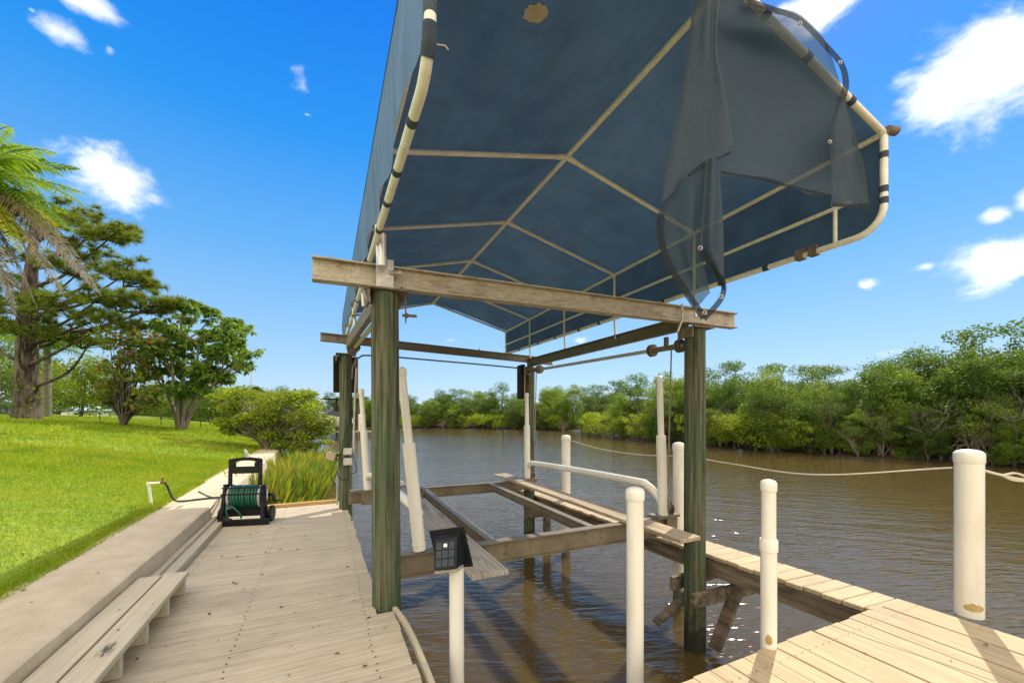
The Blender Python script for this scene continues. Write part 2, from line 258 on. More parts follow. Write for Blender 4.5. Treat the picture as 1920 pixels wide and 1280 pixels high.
MAT['lawn'] = M('lawn_soil_and_turf', (.10, .17, .008), (.21, .31, .012), (9, 9, 9), rough=.9, bump=.8, bdist=.03, coord='pos', fine=(40, 40, 40),
                spots=[((.28, .32, .03), (.5, .5, .5), .45, .7, .6), ((.10, .08, .03), (3, 3, 3), .70, .8, .6)])
MAT['bank'] = M('muddy_bank', (.03, .024, .015), (.07, .055, .035), (1.5, 1.5, 1.5), rough=.95, bump=.8, bdist=.05, coord='pos')
MAT['litter'] = M('dry_leaves', (.07, .04, .02), (.20, .12, .06), (30, 30, 30), rough=.9, coord='pos')

def water_mat():
    m = bpy.data.materials.new('river_water'); m.use_nodes = True; nt = m.node_tree; nt.nodes.clear(); L = nt.links.new
    ge = N(nt, 'ShaderNodeNewGeometry')
    def wave(rotz, sc, det, rough=.5, dist=0.0):
        mp = N(nt, 'ShaderNodeMapping', vector_type='TEXTURE'); mp.inputs['Rotation'].default_value = (0, 0, rotz); mp.inputs['Scale'].default_value = sc
        L(ge.outputs['Position'], mp.inputs[0])
        n = N(nt, 'ShaderNodeTexNoise', _Scale=1.0, _Detail=det, _Roughness=rough, _Distortion=dist); L(mp.outputs[0], n.inputs['Vector']); return n
    a = wave(-YAW + .08, (.40, .085, 1), 2.0, .5, .4)
    b = wave(-YAW - .35, (1.7, .55, 1), 3.0, .5)
    c = wave(-YAW + .3, (.16, .06, 1), 1.0)
    s1 = N(nt, 'ShaderNodeMath', operation='MULTIPLY_ADD'); L(b.outputs[0], s1.inputs[0]); s1.inputs[1].default_value = 2.2; L(a.outputs[0], s1.inputs[2])
    s2 = N(nt, 'ShaderNodeMath', operation='MULTIPLY_ADD'); L(c.outputs[0], s2.inputs[0]); s2.inputs[1].default_value = .22; L(s1.outputs[0], s2.inputs[2])
    # calm and ruffled patches on the river
    pn = wave(-YAW, (30, 6, 1), 2.0); pr = N(nt, 'ShaderNodeMapRange'); L(pn.outputs[0], pr.inputs[0]); pr.inputs[1].default_value = .35; pr.inputs[2].default_value = .65
    pr.inputs[3].default_value = .55; pr.inputs[4].default_value = 1.0
    bp = N(nt, 'ShaderNodeBump', _Distance=.021); L(s2.outputs[0], bp.inputs['Height']); L(pr.outputs[0], bp.inputs['Strength'])
    pb = N(nt, 'ShaderNodeBsdfPrincipled', _Roughness=.085, _IOR=1.333); pb.inputs['Base Color'].default_value = (.080, .056, .020, 1); pb.inputs['Specular IOR Level'].default_value = .68; pb.inputs['Specular Tint'].default_value = (1, .87, .70, 1); pb.subsurface_method = 'BURLEY'; pb.inputs['Subsurface Weight'].default_value = 1; pb.inputs['Subsurface Radius'].default_value = (1, .7, .35); pb.inputs['Subsurface Scale'].default_value = .30
    L(bp.outputs[0], pb.inputs['Normal'])
    out = N(nt, 'ShaderNodeOutputMaterial'); L(pb.outputs[0], out.inputs[0]); return m
MAT['water'] = water_mat()

# ------------------------------------------------------------------ mesh helpers
class MB:
    def __init__(s): s.v = []; s.f = []; s.mi = []; s.cur = 0
    def add(s, vs, fs):
        o = len(s.v); s.v += [tuple(v) for v in vs]; s.f += [tuple(i + o for i in f) for f in fs]; s.mi += [s.cur]*len(fs); return s
    def hexa(s, p):   # 8 corners: bottom 0-3 ccw, top 4-7
        return s.add(p, [(3, 2, 1, 0), (4, 5, 6, 7), (0, 1, 5, 4), (1, 2, 6, 5), (2, 3, 7, 6), (3, 0, 4, 7)])
    def box(s, x0, x1, y0, y1, z0, z1, rz=0, piv=None):
        p = [(x0, y0, z0), (x1, y0, z0), (x1, y1, z0), (x0, y1, z0), (x0, y0, z1), (x1, y0, z1), (x1, y1, z1), (x0, y1, z1)]
        if rz:
            c, sn = math.cos(rz), math.sin(rz); px, py = piv or ((x0+x1)/2, (y0+y1)/2)
            p = [(px+(x-px)*c-(y-py)*sn, py+(x-px)*sn+(y-py)*c, z) for x, y, z in p]
        return s.hexa(p)
    def mbox(s, mat, sx, sy, sz):   # box centred on a matrix
        p = [mat @ Vector((x*sx/2, y*sy/2, z*sz/2)) for x, y, z in [(-1,-1,-1),(1,-1,-1),(1,1,-1),(-1,1,-1),(-1,-1,1),(1,-1,1),(1,1,1),(-1,1,1)]]
        return s.hexa(p)
    def bar(s, a, b, w, h, up=(0, 0, 1)):   # rectangular bar from a to b
        a = Vector(a); b = Vector(b); d = (b-a).normalized(); u = Vector(up); sd = d.cross(u).normalized(); u = sd.cross(d)
        q = [sd*w/2*i + u*h/2*j for i, j in [(-1,-1),(1,-1),(1,1),(-1,1)]]
        s.add([a+x for x in q] + [b+x for x in q], [(0,1,2,3),(7,6,5,4),(4,5,1,0),(5,6,2,1),(6,7,3,2),(7,4,0,3)]); return s
    def tube(s, pts, r, seg=12, caps=True):
        pts = [Vector(p) for p in pts]; n = len(pts); rs = r if isinstance(r, (list, tuple)) else [r]*n
        o = len(s.v); prev = None
        for i, p in enumerate(pts):
            t = (pts[min(i+1, n-1)] - pts[max(i-1, 0)])
            if t.length < 1e-9: t = Vector((0, 0, 1))
            t.normalize()
            if prev is None:
                a = Vector((0, 0, 1)) if abs(t.z) < .9 else Vector((1, 0, 0)); u = t.cross(a).normalized()
            else:
                u = prev - t * prev.dot(t)
                if u.length < 1e-6: u = t.orthogonal()
                u.normalize()
            prev = u; w = t.cross(u)
            for k in range(seg):
                an = 2*math.pi*k/seg; s.v.append(tuple(p + (u*math.cos(an) + w*math.sin(an))*rs[i]))
        for i in range(n-1):
            for k in range(seg):
                a = o+i*seg+k; b = o+i*seg+(k+1) % seg; s.f.append((a, b, b+seg, a+seg)); s.mi.append(s.cur)
        if caps:
            s.f.append(tuple(o+k for k in reversed(range(seg)))); s.f.append(tuple(o+(n-1)*seg+k for k in range(seg))); s.mi += [s.cur]*2
        return s
    def lathe(s, base, prof, seg=24, axis=None):   # prof: (r, z) from bottom to top
        base = Vector(base); ax = Vector(axis or (0, 0, 1)).normalized(); u = ax.orthogonal().normalized(); w = ax.cross(u); o = len(s.v)
        for r, z in prof:
            for k in range(seg):
                an = 2*math.pi*k/seg; s.v.append(tuple(base + ax*z + (u*math.cos(an)+w*math.sin(an))*r))
        for i in range(len(prof)-1):
            for k in range(seg):
                a = o+i*seg+k; b = o+i*seg+(k+1) % seg; s.f.append((a, b, b+seg, a+seg)); s.mi.append(s.cur)
        s.f.append(tuple(o+k for k in reversed(range(seg)))); s.f.append(tuple(o+(len(prof)-1)*seg+k for k in range(seg))); s.mi += [s.cur]*2
        return s
    def grid(s, P):   # P[i][j] points
        o = len(s.v); n, m = len(P), len(P[0])
        for r in P: s.v += [tuple(p) for p in r]
        for i in range(n-1):
            for j in range(m-1):
                a = o+i*m+j; s.f.append((a, a+1, a+m+1, a+m)); s.mi.append(s.cur)
        return s
    def ibeam(s, a, b, h, w, t=.012, up=(0, 0, 1)):   # I beam, a and b on its centre line
        a = Vector(a); b = Vector(b); u = Vector(up)
        s.bar(a + u*(h/2-t/2), b + u*(h/2-t/2), w, t); s.bar(a - u*(h/2-t/2), b - u*(h/2-t/2), w, t); s.bar(a, b, t*.8, h-2*t-.0002); return s

def origin_of(o):
    v = Vector((0, 0, 0))
    while o is not None: v = v + Vector(o.location); o = o.parent
    return v
def finish(name, me, mat, parent, loc, smooth, bevel, solid):
    o = bpy.data.objects.new(name, me); COL.objects.link(o)
    mats = mat if isinstance(mat, (list, tuple)) else [mat]
    for m in mats: me.materials.append(MAT[m] if isinstance(m, str) else m)
    if parent: o.parent = parent
    else: o.location = loc
    if smooth and len(me.polygons):
        me.polygons.foreach_set('use_smooth', [True]*len(me.polygons)); me.set_sharp_from_angle(angle=R(smooth))
    if solid:
        md = o.modifiers.new('thickness', 'SOLIDIFY'); md.thickness = solid; md.offset = 0
    if bevel:
        md = o.modifiers.new('bevel', 'BEVEL'); md.width = bevel; md.segments = 1; md.limit_method = 'ANGLE'; md.angle_limit = R(40)
    return o
def part(name, mb, mat, parent=None, loc=(0, 0, 0), smooth=0, bevel=0, solid=0):
    og = origin_of(parent) if parent else Vector(loc)
    me = bpy.data.meshes.new(name); me.from_pydata([(x-og.x, y-og.y, z-og.z) for x, y, z in mb.v], [], mb.f); 
    if any(mb.mi): me.polygons.foreach_set('material_index', mb.mi)
    me.update()
    return finish(name, me, mat, parent, loc, smooth, bevel, solid)
def npmesh(name, V, nper, mat, parent=None, loc=(0, 0, 0), smooth=0):   # V: (n*nper,3), every nper verts one polygon
    og = np.array(origin_of(parent) if parent else Vector(loc)); V = (V - og).astype(np.float32); n = len(V)//nper
    me = bpy.data.meshes.new(name); me.vertices.add(len(V)); me.vertices.foreach_set('co', V.ravel())
    me.loops.add(len(V)); me.loops.foreach_set('vertex_index', np.arange(len(V), dtype=np.int32))
    me.polygons.add(n); me.polygons.foreach_set('loop_start', np.arange(0, len(V), nper, dtype=np.int32))
    me.update(calc_edges=True); me.validate()
    return finish(name, me, mat, parent, loc, smooth, 0, 0)
def tag(o, label, cat, group=None, kind=None):
    if label: o['label'] = label
    if cat: o['category'] = cat
    if group: o['group'] = group
    if kind: o['kind'] = kind
    return o
def thing(name, label, cat, loc=(0, 0, 0), group=None):
    o = bpy.data.objects.new(name, None); COL.objects.link(o); o.location = loc; o.empty_display_size = .2
    return tag(o, label, cat, group)
def copy_thing(o, loc=None, rz=None, sc=None, label=None, group=None):
    def rec(q, par):
        c = q.copy(); COL.objects.link(c)
        if par: c.parent = par
        for ch in KIDS.get(q.name, None) or [x for x in q.children]: rec(ch, c)
        return c
    c = rec(o, None)
    if loc is not None: c.location = loc
    if rz is not None: c.rotation_euler = (0, 0, rz)
    if sc is not None: c.scale = sc if isinstance(sc, (tuple, list)) else (sc, sc, sc)
    if label: c['label'] = label
    if group: c['group'] = group
    return c
KIDS = {}
def catmull(pts, n):
    pts = [Vector(p) for p in pts]; P = [pts[0]*2-pts[1]] + pts + [pts[-1]*2-pts[-2]]; out = []
    for i in range(1, len(P)-2):
        for k in range(n):
            t = k/n; a, b, c, d = P[i-1:i+3]
            out.append(.5*((2*b)+(c-a)*t+(2*a-5*b+4*c-d)*t*t+(3*b-a-3*c+d)*t**3))
    return out + [pts[-1]]
def nz(x, y=0, z=0): return mnoise.noise(Vector((x, y, z)))

# ================================================================== SETTING
# --- water
mb = MB(); mb.add([(-1500, -400, 0), (1500, -400, 0), (1500, 2600, 0), (-1500, 2600, 0)], [(0, 1, 2, 3)])
tag(part('water', mb, 'water'), None, None, kind='structure')

# --- lawn: a sheet that rises gently away from the seawall
def shore_x(y):
    if y < 17: return -2.02
    if y < 44: return -2.02 - 7.5*((y-17)/27)**1.15
    return -9.52 - (y-44)*1.6
def lawn_z(x, y):
    e = max(0.0, -2.02 - x)
    return 1.305 + 1.27*(1-math.exp(-(e/6.8)**1.2)) + .025*nz(x*.7, y*.7) + .06*nz(x*.15, y*.15)*min(1, e/4) - (max(0, y-40)*.012)
us = [0, .04, .1, .2, .35, .5, .75, 1, 1.4, 1.8, 2.3, 3, 4, 5, 6.5, 8, 10, 12, 15, 19, 24, 32, 45, 65, 100, 160]
ys = list(np.linspace(-8, 24, 65)) + list(np.linspace(25, 60, 36)) + [64, 70]
P = []
for y in ys:
    xs = shore_x(y); row = [(xs+.02 if y < 17 else xs + .9, y, .0 if y >= 17 else 1.2)]
    row += [(xs-u, y, lawn_z(xs-u, y) if not (y < 17 and u == 0) else 1.28) for u in us]
    P.append(row)
mb = MB(); mb.grid([list(r) for r in P]); mb.f = [tuple(reversed(f)) for f in mb.f]
mb.grid([[(p[0], p[1]+0.01, p[2]) for p in P[-1]], [(p[0], p[1]+3, -.5) for p in P[-1]]])
tag(part('lawn', mb, 'lawn', smooth=60), None, None, kind='structure')

# --- grass blades (nobody could count them)
def grass_field():
    n_near = 150000; n_far = 70000
    def gen(n, y0, y1, e0, e1, hh, ww):
        e = e0 + (e1-e0)*rng.random(n)**1.25; y = y0 + (y1-y0)*rng.random(n)
        x = -2.0 - e; ok = np.ones(n, bool)
        # only what the picture can show (with a margin on each side)
        d = VX*x + VY*y; l = VY*x - VX*y; px = CX + F*l/np.maximum(d, .01); ok &= (d > 1.2) & (px > -220) & (px < 640)
        x, y = x[ok], y[ok]; z = np.array([lawn_z(a, b) for a, b in zip(x, y)]); n = len(x)
        dist = np.hypot(x, y); k = np.clip(dist/7, .7, 3.0)
        h = hh*(.5+rng.random(n))*np.clip(k, .8, 1.6); w = ww*k*(.7+.6*rng.random(n)); a = rng.random(n)*6.283
        lean = h*(.25+.9*rng.random(n)); la = rng.random(n)*6.283
        c, s = np.cos(a)*w, np.sin(a)*w; lx, ly = np.cos(la)*lean, np.sin(la)*lean
        V = np.zeros((n, 3, 3)); V[:, 0] = np.c_[x-c, y-s, z-.006]; V[:, 1] = np.c_[x+c, y+s, z-.006]; V[:, 2] = np.c_[x+lx, y+ly, z+h]
        return V.reshape(-1, 3)
    V = np.concatenate([gen(n_near, 2.5, 13, -.03, 9, .034, .0045), gen(n_far, 10, 32, 0, 18, .045, .007), gen(9000, 2.0, 9, -.06, .14, .045, .005)])
    o = npmesh('grass', V, 3, 'grass'); tag(o, 'short bright yellow-green lawn grass beside the concrete seawall', 'grass', kind='stuff')
grass_field()

# --- far bank
bank_px = [(-900, 150), (-300, 120), (100, 98), (300, 80), (430, 66), (560, 80), (650, 88), (750, 72), (900, 68), (1050, 62), (1095, 55), (1130, 44), (1200, 38), (1340, 31.5), (1450, 28.5),
           (1560, 26), (1700, 23.2), (1800, 21.5), (1920, 19.8), (2150, 17.0), (2500, 14.5), (3200, 12.5)]
bank = [at(px, HY, d) for px, d in bank_px]
P = []
for i, p in enumerate(bank):
    q = Vector((p.x, p.y, 0)); dr = q.normalized(); row = []
    if i == len(bank)-1: dr = Vector((1, .2, 0)).normalized()
    for s_, z in [(-.7, -.3), (0, .02), (.6, .12), (3, .3), (12, .7), (60, 1.2), (400, 2), (1400, 4)]: 
        v = q + dr*s_; row.append((v.x, v.y, z + .1*nz(v.x, v.y)))
    P.append(row)
mb = MB(); mb.grid(P); tag(part('river_bank', mb, 'bank', smooth=60), None, None, kind='structure')

# ================================================================== SEAWALL and LEFT DOCK
sx0, sx1, sz = -2.02, -1.36, 1.32
mb = MB()
n = 50; Y0, Y1 = -3, 17.0
prof = [(sx0, 0), (sx0, sz-.015), (sx0+.015, sz), (sx1-.03, sz), (sx1-.008, sz-.012), (sx1, sz-.04), (sx1, -.3)]
rows = []
for i in range(n+1):
    y = Y0 + (Y1-Y0)*i/n; w = .012*nz(y*.9, 3)
    rows.append([(x + (w if x > -1.5 else 0), y, z + .006*nz(y*1.3, x) if z > 1 else z) for x, z in prof])
mb.grid(rows); mb.f = [tuple(reversed(f)) for f in mb.f]
mb.f.append(tuple(range(n*7, n*7+7))); mb.mi.append(0)
wall = part('seawall', mb, 'concrete', smooth=30); tag(wall, 'long beige concrete seawall cap between the lawn and the wooden dock', 'seawall')

dock = thing('wooden_dock', 'beige painted plank dock with hose reel and low bench, running along the seawall', 'dock', (-.4, 4.5, D))
mb = MB(); y = 0.6; k = 0
piles_L = [(.46, 3.34, .112), (.335, 7.0, .098)]
while y < 7.43:
    w = .136 + .004*random.random(); xe = .50 if y < 3.2 else .405 - .012*(y-3.4)
    xe += random.uniform(-.012, .012)
    for (px_, py_, pr_) in piles_L:
        if y < py_ + pr_ + .03 and y + w > py_ - pr_ - .0: xe = min(xe, px_ - pr_*(.82 if px_ > .4 else .6))
    x0 = -1.2 if y > 4.26 else -1.35
    sk = -.010; zj = random.uniform(-.002, .002)   # the boards run very slightly askew
    p = [(x0, y, D-.04), (xe, y+sk, D-.04), (xe, y+w+sk, D-.04), (x0, y+w, D-.04), (x0, y, D+zj), (xe, y+sk, D+zj*.5), (xe, y+w+sk, D-zj*.5), (x0, y+w, D-zj)]
    mb.hexa(p); y += w + random.choice([.004, .006, .008, .011]); k += 1
part('deck', mb, 'deck_x', dock, bevel=.002)
mb = MB(); mb.box(-1.355, -1.205, 4.262, 7.43, D-.03, D+.07); mb.box(-1.356, -1.30, 4.262, 7.43, D+.0702, D+.10)
part('ledger_board', mb, 'bench', dock, bevel=.006)
mb = MB(); mb.box(-1.20, .23, 7.435, 7.50, D-.12, D+.055); part('end_board', mb, 'yellow_wood', dock, bevel=.005)
mb = MB(); mb.box(-1.3, .30, .62, 7.3, D-.235, D-.225); mb.box(-1.3, .36, 7.36, 7.43, D-.22, D-.042); mb.box(.30, .345, 3.6, 7.35, D-.20, D-.042); mb.box(.42, .47, .6, 3.15, D-.20, D-.042); mb.box(-.55, -.48, .6, 7.35, D-.2, D-.042)  # first box is a dark sheet added so the plank gaps look shaded
part('joists_and_shade_sheet', mb, 'dark_timber', dock)
mb = MB(); pts = catmull([(.515, .6, D-.02), (.535, 1.5, D-.018), (.55, 2.2, D-.015), (.548, 2.75, D-.012), (.525, 3.05, D-.01), (.50, 3.22, D-.01)], 8)
for a, b in zip(pts[:-1], pts[1:]): mb.bar(a, b, .03, .055)
part('edge_strip', mb, 'bench', dock)
for (x, y) in [(-.5, 1.2), (.25, 1.2), (.2, 7.3), (-.9, 7.3), (.22, 5.2)]: mb = MB(); mb.tube([(x, y, -.5), (x, y, D-.236)], .09, 14); part('pile', mb, 'dark_timber', dock, smooth=40)

mb = MB()
yy = .66
while yy < 7.4:
    for x in (-1.12, -.52, .29):
        for o_ in (0, .085):
            a, b_ = x + random.uniform(-.008, .008), yy + o_ + random.uniform(-.01, .01)
            mb.add([(a + .006*math.cos(k*1.047), b_ + .006*math.sin(k*1.047), D+.0045) for k in range(6)], [tuple(range(6))])
    yy += .1455
tag(part('screw_heads', mb, 'cover', dock), None, None, kind='stuff')
# --- low bench on the dock
bench = thing('low_bench', 'low two-board beige bench against the seawall with a black scuff mark', 'bench', (-1.18, 3, D))
for x0, x1, ye in [(-1.345, -1.193, 4.235), (-1.18, -1.02, 4.25)]:
    mb = MB(); mb.box(x0, x1, 1.2, ye, D+.142, D+.18); part('seat_board', mb, 'bench' if x0 < -1.2 else 'bench_scuffed', bench, bevel=.004)
for y in [1.85, 2.24, 2.63, 3.02, 3.40, 3.80, 4.19]:
    mb = MB(); mb.box(-1.33, -1.035, y, y+.035, D+.003, D+.1415); part('support', mb, 'bench', bench, bevel=.003)

# ================================================================== PILINGS
def piling(name, label, x, y, r, ztop, lean=(0, 0), zb=-.8):
    mb = MB(); seg = 40; rows = []
    for i in range(26):
        z = zb + (ztop-zb)*i/25; row = []
        for k in range(seg+1):
            a = 2*math.pi*k/seg; rr = r*(1.02-.05*i/25)*(1 + .035*nz(math.cos(a)*2.2+x, math.sin(a)*2.2, z*.5) + .02*nz(k*1.3, x*5, z*.15))
            if k == seg: row.append(row[0]); continue
            row.append((x + lean[0]*(z-D) + rr*math.cos(a), y + lean[1]*(z-D) + rr*math.sin(a), z))
        rows.append(row)
    mb.grid(rows); c = len(mb.v); mb.add(rows[-1][:-1], [tuple(range(seg))])
    o = part(name, mb, 'piling', loc=(x, y, 0), smooth=40)
    return tag(o, label, 'piling', 'lift pilings')
ZT = H + .945
piling('wooden_piling', 'thick greenish wooden piling standing at the dock edge, nearest to the viewer', .46, 3.34, .108, ZT, (-.006, 0))
piling('wooden_piling', 'greenish wooden piling beside the dark brace timbers and the catwalk', 3.70, 3.20, .111, ZT-.03)
piling('wooden_piling', 'shaded wooden piling with grey electrical boxes at the far dock end', .335, 7.0, .098, H+.93)
piling('wooden_piling', 'slim far wooden piling standing under the far right corner of the lift frame', 3.60, 6.95, .105, H+.86)

# ================================================================== BOAT LIFT FRAME
lift = thing('boat_lift', 'rusty steel boat lift top frame resting on four wooden pilings', 'boat lift', (2, 5, ZT))
mb = MB(); mb.ibeam((-.07, 3.33, H+1.062), (4.30, 3.17, H+1.062), .17, .10, .011); part('front_beam', mb, 'steel', lift)
mb = MB(); mb.ibeam((-.03, 6.72, H+1.145), (4.15, 7.02, H+1.03), .125, .09, .010); part('rear_beam', mb, 'steel_dark', lift)
mb = MB(); mb.bar((.44, 3.42, H+1.02), (.33, 6.70, H+1.06), .012, .15); mb.bar((.465, 3.42, H+.951), (.355, 6.70, H+.991), .06, .012); mb.bar((.465, 3.42, H+1.089), (.355, 6.70, H+1.129), .06, .012)
part('side_beam', mb, 'steel_dark', lift)
mb = MB(); mb.bar((3.66, 3.25, H+1.0), (3.53, 6.9, H+.945), .012, .15); mb.bar((3.632, 3.25, H+.931), (3.502, 6.9, H+.876), .06, .012); mb.bar((3.632, 3.25, H+1.069), (3.502, 6.9, H+1.014), .06, .012)
part('side_beam', mb, 'steel_dark', lift)
for x, y, z in [(.46, 3.34, ZT), (3.70, 3.2, ZT-.03), (.335, 7.0, H+.93), (3.60, 6.95, H+.86)]:
    mb = MB(); mb.box(x-.15, x+.15, y-.13, y+.13, z+.004, z+.016); mb.box(x-.15, x-.135, y-.10, y+.10, z-.10, z+.0038)
    mb.tube([(x+.10, y-.1, z+.016), (x+.10, y-.1, z+.035)], .014, 6); part('cap_plate', mb, 'rust', lift)
# bracket and hanging bolts on the near left corner
mb = MB(); mb.box(.37, .50, 3.255, 3.268, H+.975, H+1.19); mb.tube([(.47, 3.25, H+1.09), (.53, 3.24, H+1.09)], .016, 8); mb.tube([(.535, 3.235, H+1.09), (.555, 3.23, H+1.095)], .022, 8)
part('bracket', mb, 'galv', lift)
mb = MB(); mb.tube([(.60, 3.30, H+.97), (.60, 3.30, H+.72)], .006, 6); mb.tube([(.57, 3.28, H+.775), (.68, 3.26, H+.775)], .012, 6); mb.tube([(.595, 3.27, H+.775), (.612, 3.27, H+.775)], .022, 6)
part('hanger_bolt', mb, 'rust', lift)
mb = MB(); mb.tube(catmull([(.30, 3.40, H+.97), (.31, 3.36, H+.9), (.37, 3.30, H+.80), (.38, 3.27, H+.76)], 5), .008, 6); part('hanger_bolt', mb, 'galv', lift)
# drive pipes with winders
def winder(mb, c, ax, r, w):
    c = Vector(c); ax = Vector(ax).normalized()
    mb.lathe(c - ax*w/2, [(r*.35, 0), (r, 0.001), (r, w*.16), (r*.5, w*.2), (r*.5, w*.8), (r, w*.84), (r, w-.001), (r*.35, w)], 24, ax)
for (a, b, r0) in [((3.65, 3.33, H+.76), (3.53, 6.9, H+.80), .024), ((.53, 3.45, H+.93), (.42, 6.9, H+.99), .028)]:
    a = Vector(a); b = Vector(b); d = (b-a).normalized()
    mb = MB(); mb.tube([a, b], r0, 14); part('drive_pipe', mb, 'galv', lift, smooth=40)
    for q0, q1 in ((a + d*.02, a + d*.42), (b - d*.45, b-d*.02)): mb = MB(); mb.tube([q0, q1], r0*1.35, 14); part('winder_drum', mb, 'rust', lift, smooth=40)
    for p in (a + d*.03, a + d*.44, b - d*.46, b - d*.03):
        mb = MB(); winder(mb, p, d, .075, .05); part('winder_flange', mb, 'rust', lift, smooth=30)
for (x, y, z) in [(3.63, 3.55, H+.76), (3.51, 6.7, H+.80)]:
    mb = MB(); mb.box(x-.01, x+.03, y-.02, y+.02, z+.03, z+.13); part('bearing_bracket', mb, 'rust', lift)
# tie rod on the front beam near right
mb = MB(); mb.tube([(3.46, 3.16, H+1.16), (3.45, 3.145, H+1.0), (3.40, 3.16, H+.86)], .012, 8); part('tie_rod', mb, 'galv', lift, smooth=40)
# cables
for x, y, zt, zb in [(3.62, 3.45, H+.76, 1.44), (3.685, 3.52, H+.76, 1.44), (3.56, 6.6, H+.8, 1.44), (3.60, 6.66, H+.78, 1.44), (.56, 3.66, H+.93, 1.44), (.46, 6.7, H+.97, 1.44)]:
    mb = MB(); mb.tube([(x, y, zt), (x-.015, y+.05, zb)], .0055, 6); part('cable', mb, 'cable', lift)
# eye bolt on rear beam, hook
mb = MB(); e = Vector((.93, 6.73, H+1.14))
mb.tube([e + Vector((math.cos(a)*.035, 0, math.sin(a)*.035)) for a in np.linspace(0, 6.283, 15)], .008, 6)
part('eye_bolt', mb, 'rust', lift); mb = MB(); mb.tube([e+Vector((1.55, -.03, .0)), e+Vector((1.55, -.05, -.04)), e+Vector((1.57, -.05, -.12))], .008, 6)
part('hook', mb, 'rust', lift)
# conduit wire strung under the rear beam
mb = MB(); pts = catmull([(.42, 6.90, H+.55), (.44, 6.86, H+.76), (.52, 6.84, H+.88), (.75, 6.83, H+.925), (2.0, 6.88, H+.90), (3.1, 6.93, H+.87), (3.40, 6.94, H+.85), (3.47, 6.92, H+.80), (3.48, 6.90, H+.5)], 8)
mb.tube(pts, .013, 8); o = part('conduit', mb, 'rust', loc=(2, 6.9, H+.9), smooth=40); tag(o, 'thin grey-brown conduit strung across under the rear lift beam', 'conduit')

# ================================================================== LIFT CRADLE
cz = H - 1.22
cr = thing('lift_cradle', 'steel boat lift cradle hanging over the water with two grey bunk boards', 'lift cradle', (2, 5, cz))
mb = MB(); mb.ibeam((.52, 3.62, cz-.10), (3.78, 3.60, cz-.10), .20, .10, .012); 
for x in (1.40, 1.62, 2.55, 2.74): 
    for z in (cz-.06, cz-.13): mb.tube([(x, 3.60, z), (x, 3.588, z)], .012, 8)
part('cradle_beam', mb, 'steel_dark', cr)
mb = MB(); mb.ibeam((.36, 6.78, cz-.09), (3.62, 6.70, cz-.09), .17, .10, .012); part('cradle_beam', mb, 'steel_dark', cr)
for x in (1.49, 2.67):
    mb = MB(); mb.ibeam((x, 3.672, cz-.065), (x+.02, 6.652, cz-.065), .11, .085, .010); part('stringer', mb, 'steel_dark', cr)
mb = MB(); mb.box(.985, 1.275, 2.80, 7.28, cz+.003, cz+.043); mb.box(0.985, 1.275, 2.8, 2.8, 0, 0) if 0 else None
part('bunk_board', mb, 'bunk', cr, bevel=.005)
mb = MB(); mb.box(3.03, 3.295, 2.78, 7.36, cz+.003, cz+.043); part('bunk_board', mb, 'bunk_sunlit', cr, bevel=.005)
mb = MB(); mb.box(3.02, 3.27, 6.35, 7.05, cz+.0432, cz+.055); part('shim_board', mb, 'bunk', cr, bevel=.003)
# plates, sheaves
for (x, y, zo) in [(3.68, 3.62, 0), (3.46, 6.70, 0), (.56, 6.78, 0)]:
    mb = MB(); mb.box(x-.18, x+.16, y-.09, y+.09, cz+.002, cz+.03); mb.box(x-.02, x+.14, y-.065, y-.05, cz-.2, cz+.0018); part('post_plate', mb, 'steel_dark', cr)
    mb = MB(); winder(mb, (x+.09, y, cz+.09), (1, -.4, 0), .065, .06); mb.box(x+.05, x+.06, y-.04, y+.04, cz+.031, cz+.14); part('sheave', mb, 'rust', cr, smooth=30)
def guide(x, y, zb, zs, zt, lx, r1, r2):
    g = MB(); P0 = Vector((x, y, zb)); 
    q = lambda z: Vector((x + lx[0]*(z-zb), y + lx[1]*(z-zb), z))
    g.tube([q(zb), q(zs)], r1, 20); g.tube([q(zs+.0005), q(zt)], r2, 20)
    for zz in (zb+.05, zb+.26): g.tube([q(zz), q(zz+.012)], r1*1.07, 20)
    g.tube([q(zt+.0005), q(zt+.03), q(zt+.06), q(zt+.075)], [r2*1.18, r2*1.2, r2*1.1, r2*.5], 20)
    return part('guide_post', g, 'pvc', cr, smooth=35)
guide(.78, 3.62, cz+.012, H-.26, H+.33, (-.10, 0.0), .056, .037)
guide(.64, 6.76, cz+.012, H-.26, H+.31, (-.06, 0.0), .056, .037)
guide(3.64, 3.60, cz+.03, H-.26, H+.37, (-.035, 0), .056, .037)
guide(3.43, 6.70, cz+.03, H-.22, H+.31, (-.01, 0), .056, .037)
mb = MB(); mb.tube(catmull([(3.645, 3.62, H-1.10), (3.62, 3.66, H-.98), (3.56, 3.78, H-.865), (3.53, 3.95, H-.84), (3.50, 5.2, H-.86), (3.465, 6.4, H-.895), (3.45, 6.58, H-.91), (3.435, 6.67, H-.97), (3.43, 6.70, H-1.07)], 6), .046, 18)
part('side_rail', mb, 'pvc', cr, smooth=40)
mb = MB(); mb.tube(catmull([(.76, 3.62, H-.98), (.78, 3.72, H-.93), (.80, 3.9, H-.905), (.76, 5.2, H-.91), (.69, 6.4, H-.93), (.65, 6.68, H-.98), (.64, 6.76, H-1.05)], 6), .046, 18)
part('side_rail', mb, 'pvc', cr, smooth=40)

